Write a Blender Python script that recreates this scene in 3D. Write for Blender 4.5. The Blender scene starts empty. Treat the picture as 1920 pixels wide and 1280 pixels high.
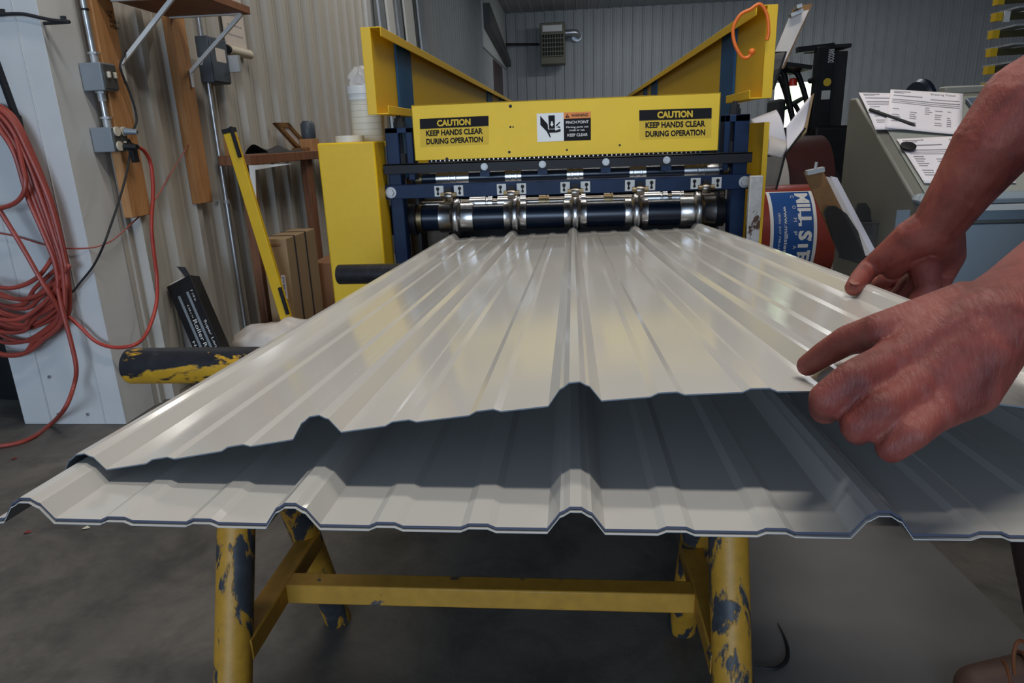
import bpy, math, random
import numpy as np
from mathutils import Vector, Matrix, noise
random.seed(7)
rad = math.radians
SC = bpy.context.scene
COL = SC.collection
V = Vector

# ------------------------------------------------------------------ camera, world, lights
FPX, CAMH, PITCH, YAW, ROLL = 1282.0, 1.09, rad(16.65), rad(5.4), .037
_f = V((-math.sin(YAW) * math.cos(PITCH), math.cos(YAW) * math.cos(PITCH), -math.sin(PITCH)))
_r0 = V((math.cos(YAW), math.sin(YAW), 0)); _u0 = _r0.cross(_f)
_r = _r0 * math.cos(ROLL) - _u0 * math.sin(ROLL); _u = _u0 * math.cos(ROLL) + _r0 * math.sin(ROLL)
EYE = V((0, 0, CAMH))
cd = bpy.data.cameras.new('camera'); cam = bpy.data.objects.new('camera', cd); COL.objects.link(cam)
cd.sensor_width = 36; cd.lens = FPX / 1920 * 36; cd.clip_start = .02; cd.clip_end = 100
m3 = Matrix((_r, _u, -_f)).transposed()
cam.matrix_world = Matrix.Translation(EYE) @ m3.to_4x4()
SC.camera = cam
SC.view_settings.view_transform = 'Standard'; SC.view_settings.look = 'None'
SC.view_settings.gamma = 1; SC.view_settings.use_curve_mapping = False
SC.view_settings.exposure = 0.0
w = bpy.data.worlds.new('world'); SC.world = w; w.use_nodes = True
w.node_tree.nodes['Background'].inputs[0].default_value = (.62, .78, 1, 1)
w.node_tree.nodes['Background'].inputs[1].default_value = .17

def area(name, loc, target, sx, sy, power, col, spread=180):
    l = bpy.data.lights.new(name, 'AREA'); l.shape = 'RECTANGLE'; l.size = sx; l.size_y = sy
    l.energy = power; l.color = col; l.spread = rad(spread)
    o = bpy.data.objects.new(name, l); COL.objects.link(o); o.location = loc
    o.rotation_euler = (V(target) - V(loc)).to_track_quat('-Z', 'Y').to_euler(); return o
WARM = (1, .95, .87); COOL = (.62, .79, 1)
area('overhead_light', (.75, .64, 4.1), (.75, .64, 0), 1.5, .22, 46, WARM)
area('overhead_light', (-.2, 1.9, 4.1), (-.2, 1.9, 0), 2.4, .22, 36, WARM)
area('overhead_light', (0, 5.5, 4.1), (0, 5.5, 0), 2.4, .22, 55, WARM)
area('overhead_light', (2, 10.5, 4.1), (2, 10.5, 0), 2.4, .3, 50, (.95, .97, 1))
area('overhead_light', (2, 16, 4.1), (2, 17, 0), 2.4, .3, 75, (.93, .97, 1))
area('overhead_light', (8, 15, 4.1), (8, 16, 0), 2.4, .3, 80, (.93, .97, 1))  # added fill, no known fixture: brightens the right of the back wall
area('doorway_daylight', (-.9, -8.5, 1.75), (-.8, 3, 1.0), 4.2, 3.2, 430, COOL)

# ------------------------------------------------------------------ pixel helpers (1920x1280 frame)
def ray(x, y): return _f + _r * ((x - 960) / FPX) - _u * ((y - 640) / FPX)
def at_x(x, y, v): d = ray(x, y); return EYE + d * (v / d.x)
def at_y(x, y, v): d = ray(x, y); return EYE + d * (v / d.y)
def at_z(x, y, v): d = ray(x, y); return EYE + d * ((v - CAMH) / d.z)
def at_d(x, y, v): return EYE + ray(x, y) * v
def at_plane(x, y, p, n):
    d = ray(x, y); return EYE + d * ((p - EYE).dot(n) / d.dot(n))

# ------------------------------------------------------------------ materials
def nt(name):
    m = bpy.data.materials.new(name); m.use_nodes = True
    t = m.node_tree; return m, t, t.nodes['Principled BSDF']
def tex(t, scale, detail=4, rough=.6, dist=0, vec=None):
    n = t.nodes.new('ShaderNodeTexNoise'); n.inputs['Scale'].default_value = scale
    n.inputs['Detail'].default_value = detail; n.inputs['Roughness'].default_value = rough
    n.inputs['Distortion'].default_value = dist
    if vec is None:
        c = t.nodes.new('ShaderNodeTexCoord'); vec = c.outputs['Object']
    t.links.new(vec, n.inputs['Vector']); return n.outputs['Fac']
def ramp(t, fac, stops):
    r = t.nodes.new('ShaderNodeValToRGB'); e = r.color_ramp.elements
    while len(e) < len(stops): e.new(.5)
    for q, (p, c) in zip(e, stops): q.position = p; q.color = (*c, 1) if len(c) == 3 else c
    t.links.new(fac, r.inputs[0]); return r.outputs[0]
def mixc(t, fac, a, b):
    n = t.nodes.new('ShaderNodeMix'); n.data_type = 'RGBA'
    for s, v in ((n.inputs[0], fac), (n.inputs[6], a), (n.inputs[7], b)):
        if hasattr(v, 'links'): t.links.new(v, s)
        else: s.default_value = v if isinstance(v, float) else (*v, 1)
    return n.outputs[2]
def bump(t, bs, fac, strength, dist=.01):
    b = t.nodes.new('ShaderNodeBump'); b.inputs['Strength'].default_value = strength; b.inputs['Distance'].default_value = dist
    t.links.new(fac, b.inputs['Height']); t.links.new(b.outputs[0], bs.inputs['Normal'])
def mat(name, c, rough=.5, metal=0, var=.12, scale=8, bmp=0, bscale=60, spec=.5, coat=0):
    m, t, b = nt(name)
    b.inputs['Roughness'].default_value = rough; b.inputs['Metallic'].default_value = metal
    b.inputs['Specular IOR Level'].default_value = spec; b.inputs['Coat Weight'].default_value = coat
    if var:
        f = tex(t, scale)
        t.links.new(ramp(t, f, [(.3, [x * (1 - var) for x in c]), (.7, [min(1, x * (1 + var)) for x in c])]), b.inputs['Base Color'])
    else: b.inputs['Base Color'].default_value = (*c, 1)
    if bmp: bump(t, b, tex(t, bscale), bmp)
    return m
def chipped(name, paint, under, cut, scale=7, rough=.45, soft=.015, squash=(1, 1, 1), pv=.16):
    m, t, b = nt(name)
    c = t.nodes.new('ShaderNodeTexCoord'); mp = t.nodes.new('ShaderNodeMapping'); mp.inputs['Scale'].default_value = squash
    t.links.new(c.outputs['Object'], mp.inputs[0])
    f = tex(t, scale, 9, .62, .3, mp.outputs[0]); mask = ramp(t, f, [(cut - soft, (0, 0, 0)), (cut + soft, (1, 1, 1))])
    v = tex(t, scale * 3, 5)
    pc = ramp(t, v, [(.3, [x * (1 - pv) for x in paint]), (.7, [min(1, x * (1 + pv * .6)) for x in paint])])
    uc = ramp(t, tex(t, 40, 6), [(.35, [x * .6 for x in under]), (.62, under), (.72, [min(1, x * 1.6 + .02) for x in under])])
    t.links.new(mixc(t, mask, uc, pc), b.inputs['Base Color'])
    b.inputs['Roughness'].default_value = rough; bump(t, b, mask, .35, .002); return m
def emis(name, c, s):
    m, t, b = nt(name); b.inputs['Base Color'].default_value = (0, 0, 0, 1)
    b.inputs['Emission Color'].default_value = (*c, 1); b.inputs['Emission Strength'].default_value = s; return m
def clear(name, c, alpha, rough=.25):
    m, t, b = nt(name); b.inputs['Base Color'].default_value = (*c, 1); b.inputs['Roughness'].default_value = rough
    b.inputs['Alpha'].default_value = alpha; return m

def floor_mat():
    m, t, b = nt('concrete')
    f = tex(t, .9, 8, .65, .6); g = tex(t, 5, 8, .7, .4); h = tex(t, 60, 4)
    a = ramp(t, f, [(.34, (.065, .060, .056)), (.52, (.145, .131, .115)), (.7, (.20, .18, .155))])
    s = ramp(t, g, [(.36, (.5, .5, .52)), (.56, (1, 1, 1))])
    mu = t.nodes.new('ShaderNodeMix'); mu.data_type = 'RGBA'; mu.blend_type = 'MULTIPLY'; mu.inputs[0].default_value = .75
    t.links.new(a, mu.inputs[6]); t.links.new(s, mu.inputs[7]); t.links.new(mu.outputs[2], b.inputs['Base Color'])
    b.inputs['Roughness'].default_value = .62; bump(t, b, h, .12, .004); return m
def skin_mat():
    m, t, b = nt('skin')
    f = tex(t, 22, 6, .6, .4); g = tex(t, 120, 4); k = tex(t, 9, 5)
    c = ramp(t, f, [(.3, (.15, .030, .023)), (.5, (.25, .054, .041)), (.72, (.32, .09, .066))])
    c2 = mixc(t, ramp(t, k, [(.52, (0, 0, 0)), (.75, (.5, .5, .5))]), c, (.27, .055, .05))
    t.links.new(c2, b.inputs['Base Color']); b.inputs['Roughness'].default_value = .5
    b.inputs['Subsurface Weight'].default_value = .12; b.inputs['Subsurface Radius'].default_value = (.01, .004, .002)
    b.inputs['Subsurface Scale'].default_value = .5
    c3 = t.nodes.new('ShaderNodeTexCoord'); mp = t.nodes.new('ShaderNodeMapping'); mp.inputs['Scale'].default_value = (2.2, .7, .7)
    mp.inputs['Rotation'].default_value = (0, .5, .3)
    t.links.new(c3.outputs['Object'], mp.inputs[0])
    bump(t, b, tex(t, 130, 6, .65, 1.2, mp.outputs[0]), .45, .003); return m
def wood(name, a, bcol, axis=(14, 14, 1.2)):
    m, t, b = nt(name)
    c = t.nodes.new('ShaderNodeTexCoord'); mp = t.nodes.new('ShaderNodeMapping'); mp.inputs['Scale'].default_value = axis
    t.links.new(c.outputs['Object'], mp.inputs[0])
    t.links.new(ramp(t, tex(t, 3, 6, .6, .8, mp.outputs[0]), [(.32, a), (.68, bcol)]), b.inputs['Base Color'])
    b.inputs['Roughness'].default_value = .65; return m

M = {}
M['floor'] = floor_mat()
M['sheet'] = mat('cream_painted_steel', (.60, .582, .55), .13, 0, .012, 3, spec=.55)
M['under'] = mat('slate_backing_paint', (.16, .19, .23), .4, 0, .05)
M['edge'] = mat('sheared_edge', (.08, .09, .14), .5, .2, .1)
M['wall'] = mat('beige_wall_steel', (.47, .445, .40), .42, 0, .05, 2)
M['wallgrey'] = mat('grey_wall_steel', (.36, .375, .39), .45, 0, .05, 2)
M['jamb'] = mat('white_trim_steel', (.62, .63, .63), .42, 0, .04, 5)
M['ceil'] = mat('ceiling_liner', (.42, .43, .45), .6, 0, .05)
M['yellow'] = chipped('yellow_enamel', (.76, .47, .008), (.16, .11, .02), .27, 16, .5, pv=.03)
M['yellowp'] = mat('yellow_panel_enamel', (.80, .54, .035), .5, 0, .05, 5, spec=.3)
M['saw'] = chipped('ochre_paint_chipped', (.50, .255, .025), (.05, .055, .065), .475, 19, .5, squash=(1, 1, .3))
M['sawbar'] = chipped('ochre_paint_bars', (.47, .245, .027), (.09, .085, .085), .385, 12, .55)
M['sawpipe'] = chipped('black_pipe_yellow_chips', (.62, .33, .02), (.022, .022, .026), .545, 15, .4, squash=(.45, 1, 1))
M['blackpipe'] = chipped('black_pipe', (.3, .15, .02), (.022, .021, .024), .74, 14, .38)
M['blue'] = mat('navy_machine_paint', (.007, .022, .066), .45, 0, .2, spec=.2)
M['bluepost'] = mat('blue_strap_paint', (.02, .09, .21), .5, 0, .15, spec=.2)
M['navy'] = mat('navy_shaft', (.008, .016, .034), .3, .2, .2)
M['black'] = mat('black', (.012, .012, .014), .5, 0, .2, spec=.25)
M['blackm'] = mat('black_matte', (.02, .02, .022), .75, 0, .2)
M['beam'] = mat('black_angle_iron', (.011, .011, .015), .5, 0, .25, spec=.25)
M['steel'] = mat('polished_roll_steel', (.60, .60, .61), .28, 1, .08)
M['dsteel'] = mat('oiled_steel', (.2, .18, .16), .28, 1, .2)
M['brass'] = mat('brass', (.20, .15, .085), .4, 1, .1)
M['zinc'] = mat('zinc', (.42, .43, .44), .5, .5, .08)
M['galv'] = mat('galvanised', (.55, .57, .6), .35, .85, .1, 20)
M['white'] = mat('white', (.72, .72, .70), .45, 0, .03)
M['plate'] = mat('white_bracket_paint', (.55, .56, .55), .4, 0, .06)
M['ivory'] = mat('ivory_plastic', (.66, .60, .48), .4, 0, .04)
M['paper'] = mat('paper', (.74, .70, .74), .7, 0, .02)
M['paper2'] = mat('paper_shade', (.64, .57, .52), .7, 0, .08)
M['ink'] = mat('ink_grey', (.33, .31, .33), .7, 0, 0)
M['dark'] = mat('print_black', (.012, .012, .015), .7, 0, .1, spec=.15)
M['ltext'] = mat('print_white', (.75, .75, .75), .5, 0, 0)
M['orange'] = mat('print_orange', (.72, .22, .03), .5, 0, .05)
M['sticky'] = mat('print_yellow', (.66, .45, .05), .6, 0, .06, spec=.2)
M['wood'] = wood('pine', (.36, .16, .055), (.52, .26, .10))
M['wooddark'] = wood('brown_wood', (.13, .05, .022), (.25, .10, .045))
M['shelf'] = wood('shelf_wood', (.17, .062, .026), (.32, .13, .05), (3, 1.2, 14))
M['grey'] = mat('grey_box_steel', (.23, .26, .29), .45, .2, .08)
M['greyd'] = mat('dark_grey_steel', (.075, .075, .072), .45, .2, .1)
M['slate'] = mat('slate_switchgear', (.06, .075, .095), .45, 0, .1)
M['hose'] = mat('red_rubber_hose', (.33, .055, .038), .45, 0, .18, 14)
M['cord'] = mat('red_cord', (.42, .05, .035), .4, 0, .1)
M['ocord'] = mat('orange_cord', (.80, .16, .015), .45, 0, .1)
M['console'] = mat('grey_green_enamel', (.155, .155, .135), .45, 0, .06, 4)
M['consolet'] = mat('grey_green_top', (.27, .28, .255), .42, 0, .05, 4)
M['consoleb'] = mat('blue_grey_enamel', (.19, .235, .275), .42, 0, .04, 4)
M['redcoil'] = mat('red_coated_coil', (.25, .035, .022), .3, 0, .06)
M['brown'] = mat('brown_coated_coil', (.055, .018, .016), .35, 0, .1)
M['whitecoil'] = mat('white_coated_coil', (.42, .40, .38), .45, 0, .04)
M['bluelab'] = mat('label_blue', (.012, .075, .29), .4, 0, .03)
M['card'] = mat('cardboard', (.30, .20, .105), .8, 0, .06, 6)
M['cardside'] = mat('cardboard_brown', (.24, .11, .05), .8, 0, .06, 6)
M['levely'] = mat('level_yellow', (.70, .44, .015), .35, 0, .05)
M['plastic'] = mat('white_plastic_bag', (.70, .63, .57), .4, 0, .12, 9)
M['tape'] = mat('masking_tape', (.72, .67, .55), .5, 0, .03)
M['clearbag'] = clear('clear_bag', (.7, .7, .72), .35, .2)
M['smoke'] = clear('smoked_plastic', (.03, .03, .03), .8, .2)
M['smokec'] = clear('clear_smoked_plastic', (.08, .08, .08), .45, .15)
M['heater'] = mat('olive_heater_enamel', (.15, .14, .095), .5, 0, .08)
M['cork'] = wood('hardboard', (.17, .08, .025), (.26, .125, .04), (6, 6, 6))
M['rusty'] = chipped('white_paint_rusty', (.50, .49, .48), (.10, .045, .025), .44, 18, .6, squash=(1, 1, .5))
M['skin'] = skin_mat()
M['nail'] = mat('nail', (.33, .13, .10), .4, 0, .05)
M['shirt'] = mat('grey_cotton', (.12, .13, .15), .85, 0, .1)
M['jean'] = mat('dark_brown_trousers', (.05, .022, .018), .85, 0, .2, 30)
M['boot'] = mat('brown_boot_leather', (.10, .05, .035), .6, 0, .25, 20)
M['lace'] = mat('rust_bootlace', (.18, .055, .015), .7, 0, .1)
M['hair'] = mat('grey_brown_hair', (.10, .075, .055), .7, 0, .2, 60)
M['matg'] = mat('grey_rubber_mat', (.135, .128, .125), .6, 0, .14, 2.5)
M['olive'] = mat('olive_arm_paint', (.06, .05, .012), .6, 0, .1)
M['red'] = mat('beacon_red', (.75, .035, .015), .3, 0, 0)
M['leaf'] = mat('dry_red_leaf', (.22, .035, .03), .7, 0, .2)
M['mesh'] = mat('expanded_mesh_bronze', (.07, .05, .03), .5, .3, .3, 90)
M['screen'] = mat('blue_grey_panel', (.09, .12, .16), .25, 0, .1)

def window_mat():
    m, t, b = nt('daylight_outdoors')
    b.inputs['Base Color'].default_value = (0, 0, 0, 1)
    t.links.new(ramp(t, tex(t, 2.2, 4), [(.35, (.55, .95, .42)), (.6, (1, 1, .92))]), b.inputs['Emission Color'])
    b.inputs['Emission Strength'].default_value = 3.2; return m
M['daywin'] = window_mat()

# ------------------------------------------------------------------ mesh builder
_txt = {}
def text_geo(s, bold=0.0):
    k = (s, bold)
    if k not in _txt:
        c = bpy.data.curves.new('t', 'FONT'); c.body = s; c.size = 1; c.offset = bold; c.resolution_u = 3
        o = bpy.data.objects.new('t', c); COL.objects.link(o)
        dg = bpy.context.evaluated_depsgraph_get(); me = bpy.data.meshes.new_from_object(o.evaluated_get(dg))
        vs = [(v.co.x, v.co.y) for v in me.vertices]; fs = [tuple(p.vertices) for p in me.polygons]
        bpy.data.objects.remove(o); bpy.data.meshes.remove(me)
        xs = [v[0] for v in vs]; ys = [v[1] for v in vs]
        x0, x1, y0, y1 = min(xs), max(xs), min(ys), max(ys)
        _txt[k] = ([((x - x0) / (x1 - x0), (y - y0) / (y1 - y0)) for x, y in vs], fs)
    return _txt[k]
def frame_of(d):
    d = d.normalized(); a = V((0, 0, 1)) if abs(d.z) < .9 else V((1, 0, 0))
    u = d.cross(a).normalized(); return u, d.cross(u).normalized()
def crom(p, n=8, closed=False):
    p = [V(q) for q in p]; out = []; N = len(p)
    for i in range(N if closed else N - 1):
        g = (lambda j: p[j % N]) if closed else (lambda j: p[max(0, min(N - 1, j))])
        a, b, c, d = g(i - 1), g(i), g(i + 1), g(i + 2)
        for k in range(n):
            t = k / n
            out.append(.5 * ((2 * b) + (c - a) * t + (2 * a - 5 * b + 4 * c - d) * t * t + (3 * b - a - 3 * c + d) * t ** 3))
    if not closed: out.append(p[-1])
    return out
class B:
    def __init__(s): s.v = []; s.f = []; s.m = []; s.mi = 0
    def mt(s, i): s.mi = i; return s
    def add(s, vs, fs):
        o = len(s.v); s.v += [V(q) for q in vs]
        for f in fs: s.f.append(tuple(i + o for i in f)); s.m.append(s.mi)
        return s
    def box(s, x0, x1, y0, y1, z0, z1):
        return s.hexa([(x0, y0, z0), (x1, y0, z0), (x1, y1, z0), (x0, y1, z0)], [(x0, y0, z1), (x1, y0, z1), (x1, y1, z1), (x0, y1, z1)])
    def hexa(s, a, b):
        n = len(a)
        return s.add(list(a) + list(b), [tuple(range(n - 1, -1, -1)), tuple(range(n, 2 * n))] + [(i, (i + 1) % n, n + (i + 1) % n, n + i) for i in range(n)])
    def prism(s, pts, vec):
        pts = [V(p) for p in pts]; vec = V(vec)
        n = (pts[1] - pts[0]).cross(pts[2] - pts[0])
        if n.dot(vec) < 0: pts = pts[::-1]
        return s.hexa(pts, [p + vec for p in pts])
    def bar(s, p0, p1, w, h, up=(0, 0, 1)):
        p0, p1 = V(p0), V(p1); d = (p1 - p0).normalized(); u = d.cross(V(up)).normalized(); k = u.cross(d).normalized()
        c = [u * (-w / 2) + k * (-h / 2), u * (w / 2) + k * (-h / 2), u * (w / 2) + k * (h / 2), u * (-w / 2) + k * (h / 2)]
        return s.prism([p0 + q for q in c], p1 - p0)
    def path(s, pts, r, n=10, closed=False, cap=True):
        pts = [V(p) for p in pts]; N = len(pts); rs = r if isinstance(r, (list, tuple)) else [r] * N
        u = None; vs = []; fs = []
        for i in range(N):
            d = (pts[(i + 1) % N] - pts[i - 1]) if closed else (pts[min(N - 1, i + 1)] - pts[max(0, i - 1)])
            d.normalize()
            if u is None: u, k = frame_of(d)
            else:
                u = u - d * u.dot(d); u.normalize()
            k = d.cross(u)
            vs += [pts[i] + (u * math.cos(2 * math.pi * j / n) + k * math.sin(2 * math.pi * j / n)) * rs[i] for j in range(n)]
        for i in range(N if closed else N - 1):
            a, b = i * n, ((i + 1) % N) * n
            fs += [(a + j, a + (j + 1) % n, b + (j + 1) % n, b + j) for j in range(n)]
        if cap and not closed: fs += [tuple(range(n - 1, -1, -1)), tuple(range((N - 1) * n, N * n))]
        return s.add(vs, fs)
    def cyl(s, p0, p1, r0, r1=None, n=20): return s.path([p0, p1], [r0, r0 if r1 is None else r1], n)
    def lathe(s, o, ax, prof, n=28):      # prof: (distance along axis, radius)
        o, ax = V(o), V(ax).normalized(); u, k = frame_of(ax); k = ax.cross(u)
        vs = []; fs = []; N = len(prof)
        for a, r in prof: vs += [o + ax * a + (u * math.cos(2 * math.pi * j / n) + k * math.sin(2 * math.pi * j / n)) * max(r, 1e-5) for j in range(n)]
        for i in range(N - 1): fs += [(i * n + j, i * n + (j + 1) % n, (i + 1) * n + (j + 1) % n, (i + 1) * n + j) for j in range(n)]
        fs += [tuple(range(n - 1, -1, -1)), tuple(range((N - 1) * n, N * n))]
        return s.add(vs, fs)
    def ball(s, c, r, n=16, sc=(1, 1, 1), rot=None):
        c = V(c); vs = [V((0, 0, -1))]; L = n // 2
        for i in range(1, L):
            t = math.pi * i / L
            vs += [V((math.sin(t) * math.cos(2 * math.pi * j / n), math.sin(t) * math.sin(2 * math.pi * j / n), -math.cos(t))) for j in range(n)]
        vs.append(V((0, 0, 1)))
        fs = [(0, 1 + (j + 1) % n, 1 + j) for j in range(n)]
        for i in range(L - 2): fs += [(1 + i * n + j, 1 + i * n + (j + 1) % n, 1 + (i + 1) * n + (j + 1) % n, 1 + (i + 1) * n + j) for j in range(n)]
        e = len(vs) - 1; fs += [(e, e - n + j, e - n + (j + 1) % n) for j in range(n)]
        vs = [V((q.x * sc[0], q.y * sc[1], q.z * sc[2])) * r for q in vs]
        if rot is not None: vs = [rot @ q for q in vs]
        return s.add([c + q for q in vs], fs)
    def limb(s, ch):
        for i, (p, r) in enumerate(ch):
            s.ball(p, r)
            if i:
                q, r0 = ch[i - 1]
                if (V(p) - V(q)).length > 1e-4: s.cyl(q, p, r0, r, 16)
        return s
    def quad(s, a, b, c, d): return s.add([a, b, c, d], [(0, 1, 2, 3)])
    def text(s, st, o, ux, uy, wd, ht, nrm=None, bold=0.0, fn=None):
        vs, fs = text_geo(st, bold); o = V(o or (0, 0, 0))
        P = fn if fn else (lambda x, y: o + V(ux) * x + V(uy) * y)
        return s.add([P(x * wd, y * ht) for x, y in vs], fs)
    def build(s, name, mats, parent=None, bevel=0, ang=40, loc=None, **props):
        me = bpy.data.meshes.new(name); off = V((0, 0, 0))
        p = parent
        while p is not None: off += V(p.location); p = p.parent
        if loc is not None: off = off + (V(loc) - off)
        me.from_pydata([q - off for q in s.v], [], s.f)
        for q in (mats if isinstance(mats, (list, tuple)) else [mats]): me.materials.append(M[q])
        me.polygons.foreach_set('material_index', s.m)
        me.validate(); me.update()
        me.polygons.foreach_set('use_smooth', [True] * len(me.polygons)); me.set_sharp_from_angle(angle=rad(ang))
        o = bpy.data.objects.new(name, me); COL.objects.link(o)
        if parent is not None: o.parent = parent
        elif loc is not None: o.location = loc
        if bevel:
            bv = o.modifiers.new('bevel', 'BEVEL'); bv.width = bevel; bv.segments = 2; bv.limit_method = 'ANGLE'; bv.angle_limit = rad(50)
        for k, v in props.items(): o[k] = v
        return o
def thing(name, label, cat, loc, group=None):
    o = bpy.data.objects.new(name, None); COL.objects.link(o); o.location = loc; o.empty_display_size = .05
    o['label'] = label; o['category'] = cat
    if group: o['group'] = group
    return o
def one(b, name, mats, label, cat, group=None, **k):
    o = b.build(name, mats, None, **k); o['label'] = label; o['category'] = cat
    if group: o['group'] = group
    return o
def struct(b, name, mats, **k): o = b.build(name, mats, **k); o['kind'] = 'structure'; return o
def remesh(o, voxel, smooth=4, fac=.5):
    r = o.modifiers.new('r', 'REMESH'); r.mode = 'VOXEL'; r.voxel_size = voxel; r.use_smooth_shade = True
    if smooth:
        sm = o.modifiers.new('s', 'SMOOTH'); sm.factor = fac; sm.iterations = smooth
    dg = bpy.context.evaluated_depsgraph_get(); me = bpy.data.meshes.new_from_object(o.evaluated_get(dg))
    o.modifiers.clear(); old = o.data; o.data = me; bpy.data.meshes.remove(old)
    me.polygons.foreach_set('use_smooth', [True] * len(me.polygons)); me.name = o.name; return o

# ------------------------------------------------------------------ the setting
WX = -1.859
b = B(); n = 4
b.quad((-8, -6, 0), (16, -6, 0), (16, 21, 0), (-8, 21, 0)); struct(b, 'floor', 'floor')

def rib_profile(a0, a1, pitch, h=.02, fl=.03, top=.012, minor=.004):
    out = []; x = a0
    while x < a1:
        out += [(x, 0), (x + fl - .005 - top, 0)] if False else [(x, 0)]
        c = x + pitch * .5
        for mm in (-.31, .31):
            if mm > 0:
                out += [(c - fl, 0), (c - top, h), (c + top, h), (c + fl, 0)]
            mc = c + mm * pitch
            out += [(mc - .013, 0), (mc - .007, minor), (mc + .007, minor), (mc + .013, 0)]
        x += pitch
    out.append((a1, 0)); return out
def ribbed(prof, fn, z0, z1):
    b = B(); vs = []; fs = []
    for a, h in prof: vs += [fn(a, h, z0), fn(a, h, z1)]
    for i in range(len(prof) - 1): fs.append((2 * i, 2 * i + 2, 2 * i + 3, 2 * i + 1))
    return b.add(vs, fs)
CEIL = 4.36
struct(ribbed(rib_profile(2.69, 6.55, .2286, .036, .038, .023, .006), lambda a, h, z: (WX + h, a, z), 0, CEIL), 'wall_left', 'wall', ang=10)
struct(ribbed(rib_profile(6.75, 20.6, .2286, .03, .04, .02), lambda a, h, z: (WX + h, a, z), 0, CEIL), 'wall_left_far', 'wallgrey', ang=10)
struct(ribbed(rib_profile(-1.9, 16, .2667), lambda a, h, z: (a, 20.6 - h * 1.4, z), 0, CEIL), 'wall_back', 'wallgrey', ang=10)
b = B().quad((16, -6, 0), (16, 20.6, 0), (16, 20.6, CEIL), (16, -6, CEIL)); struct(b, 'wall_right', 'wallgrey')
b = B().quad((-1.9, 3.4, 0), (-6, 3.4, 0), (-6, 3.4, CEIL), (-1.9, 3.4, CEIL)); struct(b, 'wall_left_return', 'wallgrey')
struct(ribbed(rib_profile(-6, 16, .3), lambda a, h, z: (a, z, CEIL - h), -6, 20.6), 'ceiling', 'ceil', ang=10)
# white clad jamb at the near end of the left wall
b = B(); b.box(-2.315, -1.862, 2.485, 2.72, 0, CEIL)
for px in (75, 178):
    q = at_y(px, 700, 2.485).x; b.box(q - .002, q + .002, 2.4815, 2.486, 0, CEIL)
o = struct(b, 'trim_1', 'jamb', bevel=.004)
for px, py in ((110, 776), (165, 776), (93, 706)):
    p = at_y(px, py, 2.483); B().cyl(p, p + V((0, -.004, 0)), .007, n=10).build('screw', 'galv', o)
b = B().box(WX - .05, WX + .05, 6.55, 6.76, 0, CEIL); struct(b, 'trim_2', 'jamb', bevel=.004)
b = B().box(WX - .02, WX + .06, 15.3, 20.55, 2.9, CEIL); struct(b, 'trim_3', 'jamb', bevel=.004)
b = B().box(WX, WX + .05, 17.2, 19.3, 0, 2.85); struct(b, 'door_1', 'brown', bevel=.004)
b = B().prism([(WX + .06, 15.4, 3.75), (WX + .06, 15.4, 3.3), (WX + .06, 20.3, 2.95), (WX + .06, 20.3, 3.1)], (.14, 0, 0)); struct(b, 'trim_4', 'greyd')
# bright doorway in the back wall behind the forklift
p0, p1 = at_y(1453, 156, 20.5), at_y(1517, 232, 20.5)
b = B().box(p0.x, p1.x, 20.50, 20.55, .02, p0.z); o = struct(b, 'window_1', 'daywin')
b = B(); b.box(p0.x - .12, p0.x, 20.47, 20.56, 0, p0.z + .12); b.box(p1.x, p1.x + .12, 20.47, 20.56, 0, p0.z + .12); b.box(p0.x - .12, p1.x + .12, 20.47, 20.56, p0.z, p0.z + .12)
b.build('window_frame', 'wallgrey', o)

# ------------------------------------------------------------------ corrugated roofing sheets
PIT = .2286
def sheet_profile():
    out = [(-.031, -.0015)]
    for k in range(5):
        c = k * PIT
        out += [(c - .0225, 0), (c - .0125, .0142), (c - .0095, .0155), (c - .0045, .019), (c + .0045, .019), (c + .0095, .0155), (c + .0125, .0142), (c + .0225, 0)]
        if k < 4:
            for mc in (.077, .1516):
                out += [(c + mc - .014, 0), (c + mc - .0075, .003), (c + mc + .0075, .003), (c + mc + .014, 0)]
    out.append((4 * PIT + .031, -.0015)); return out
SP = sheet_profile()
def make_sheet(name, x0, front, far, yf, yb, thick, label, group, nv=24, warp=None, edge='edge'):
    bm = B(); NU = len(SP); tops = []; bots = []
    for j in range(nv + 1):
        t = j / nv; y = yf + (yb - yf) * t
        for u, h in SP:
            x = x0 + u; z = front(x) * (1 - t) + far(x) * t + (warp(x, t) if warp else 0)
            tops.append(V((x, y, z + h))); bots.append(V((x, y, z + h - thick)))
    o = NU * (nv + 1); F = []; 
    bm.v = tops + bots
    def face(f, m): bm.f.append(f); bm.m.append(m)
    for j in range(nv):
        for i in range(NU - 1):
            a = j * NU + i; face((a, a + 1, a + 1 + NU, a + NU), 0); face((o + a, o + a + NU, o + a + 1 + NU, o + a + 1), 1)
        a = j * NU; face((a, a + NU, o + a + NU, o + a), 2); a += NU - 1; face((a, o + a, o + a + NU, a + NU), 2)
    for i in range(NU - 1):
        face((i, o + i, o + i + 1, i + 1), 2); a = nv * NU + i; face((a, a + 1, o + a + 1, o + a), 2)
    return one(bm, name, ['sheet', 'under', edge], label, 'roofing sheet', group, ang=3)
def interp(tab):
    xs = [a for a, _ in tab]; zs = [c for _, c in tab]
    def f(x): return float(np.interp(x, xs, zs))
    return f
def smoothed(tab):
    f = interp(tab); return lambda x: sum(f(x + d) for d in (-.06, -.03, 0, .03, .06)) / 5
bf = smoothed([(-.5, .798), (-.2, .7955), (.26, .795), (.6, .7945)])
bb = interp([(-.5, .712), (0, .715), (.6, .712)])
make_sheet('roofing_sheet', -.457, lambda x: bf(x) - .0031, lambda x: bb(x) - .0031, .4695, 2.56, .0008, 'lowest cream ribbed steel sheet resting on the sawhorses, at the bottom of the stack', 'cream ribbed steel sheets', edge='sheet')
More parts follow.
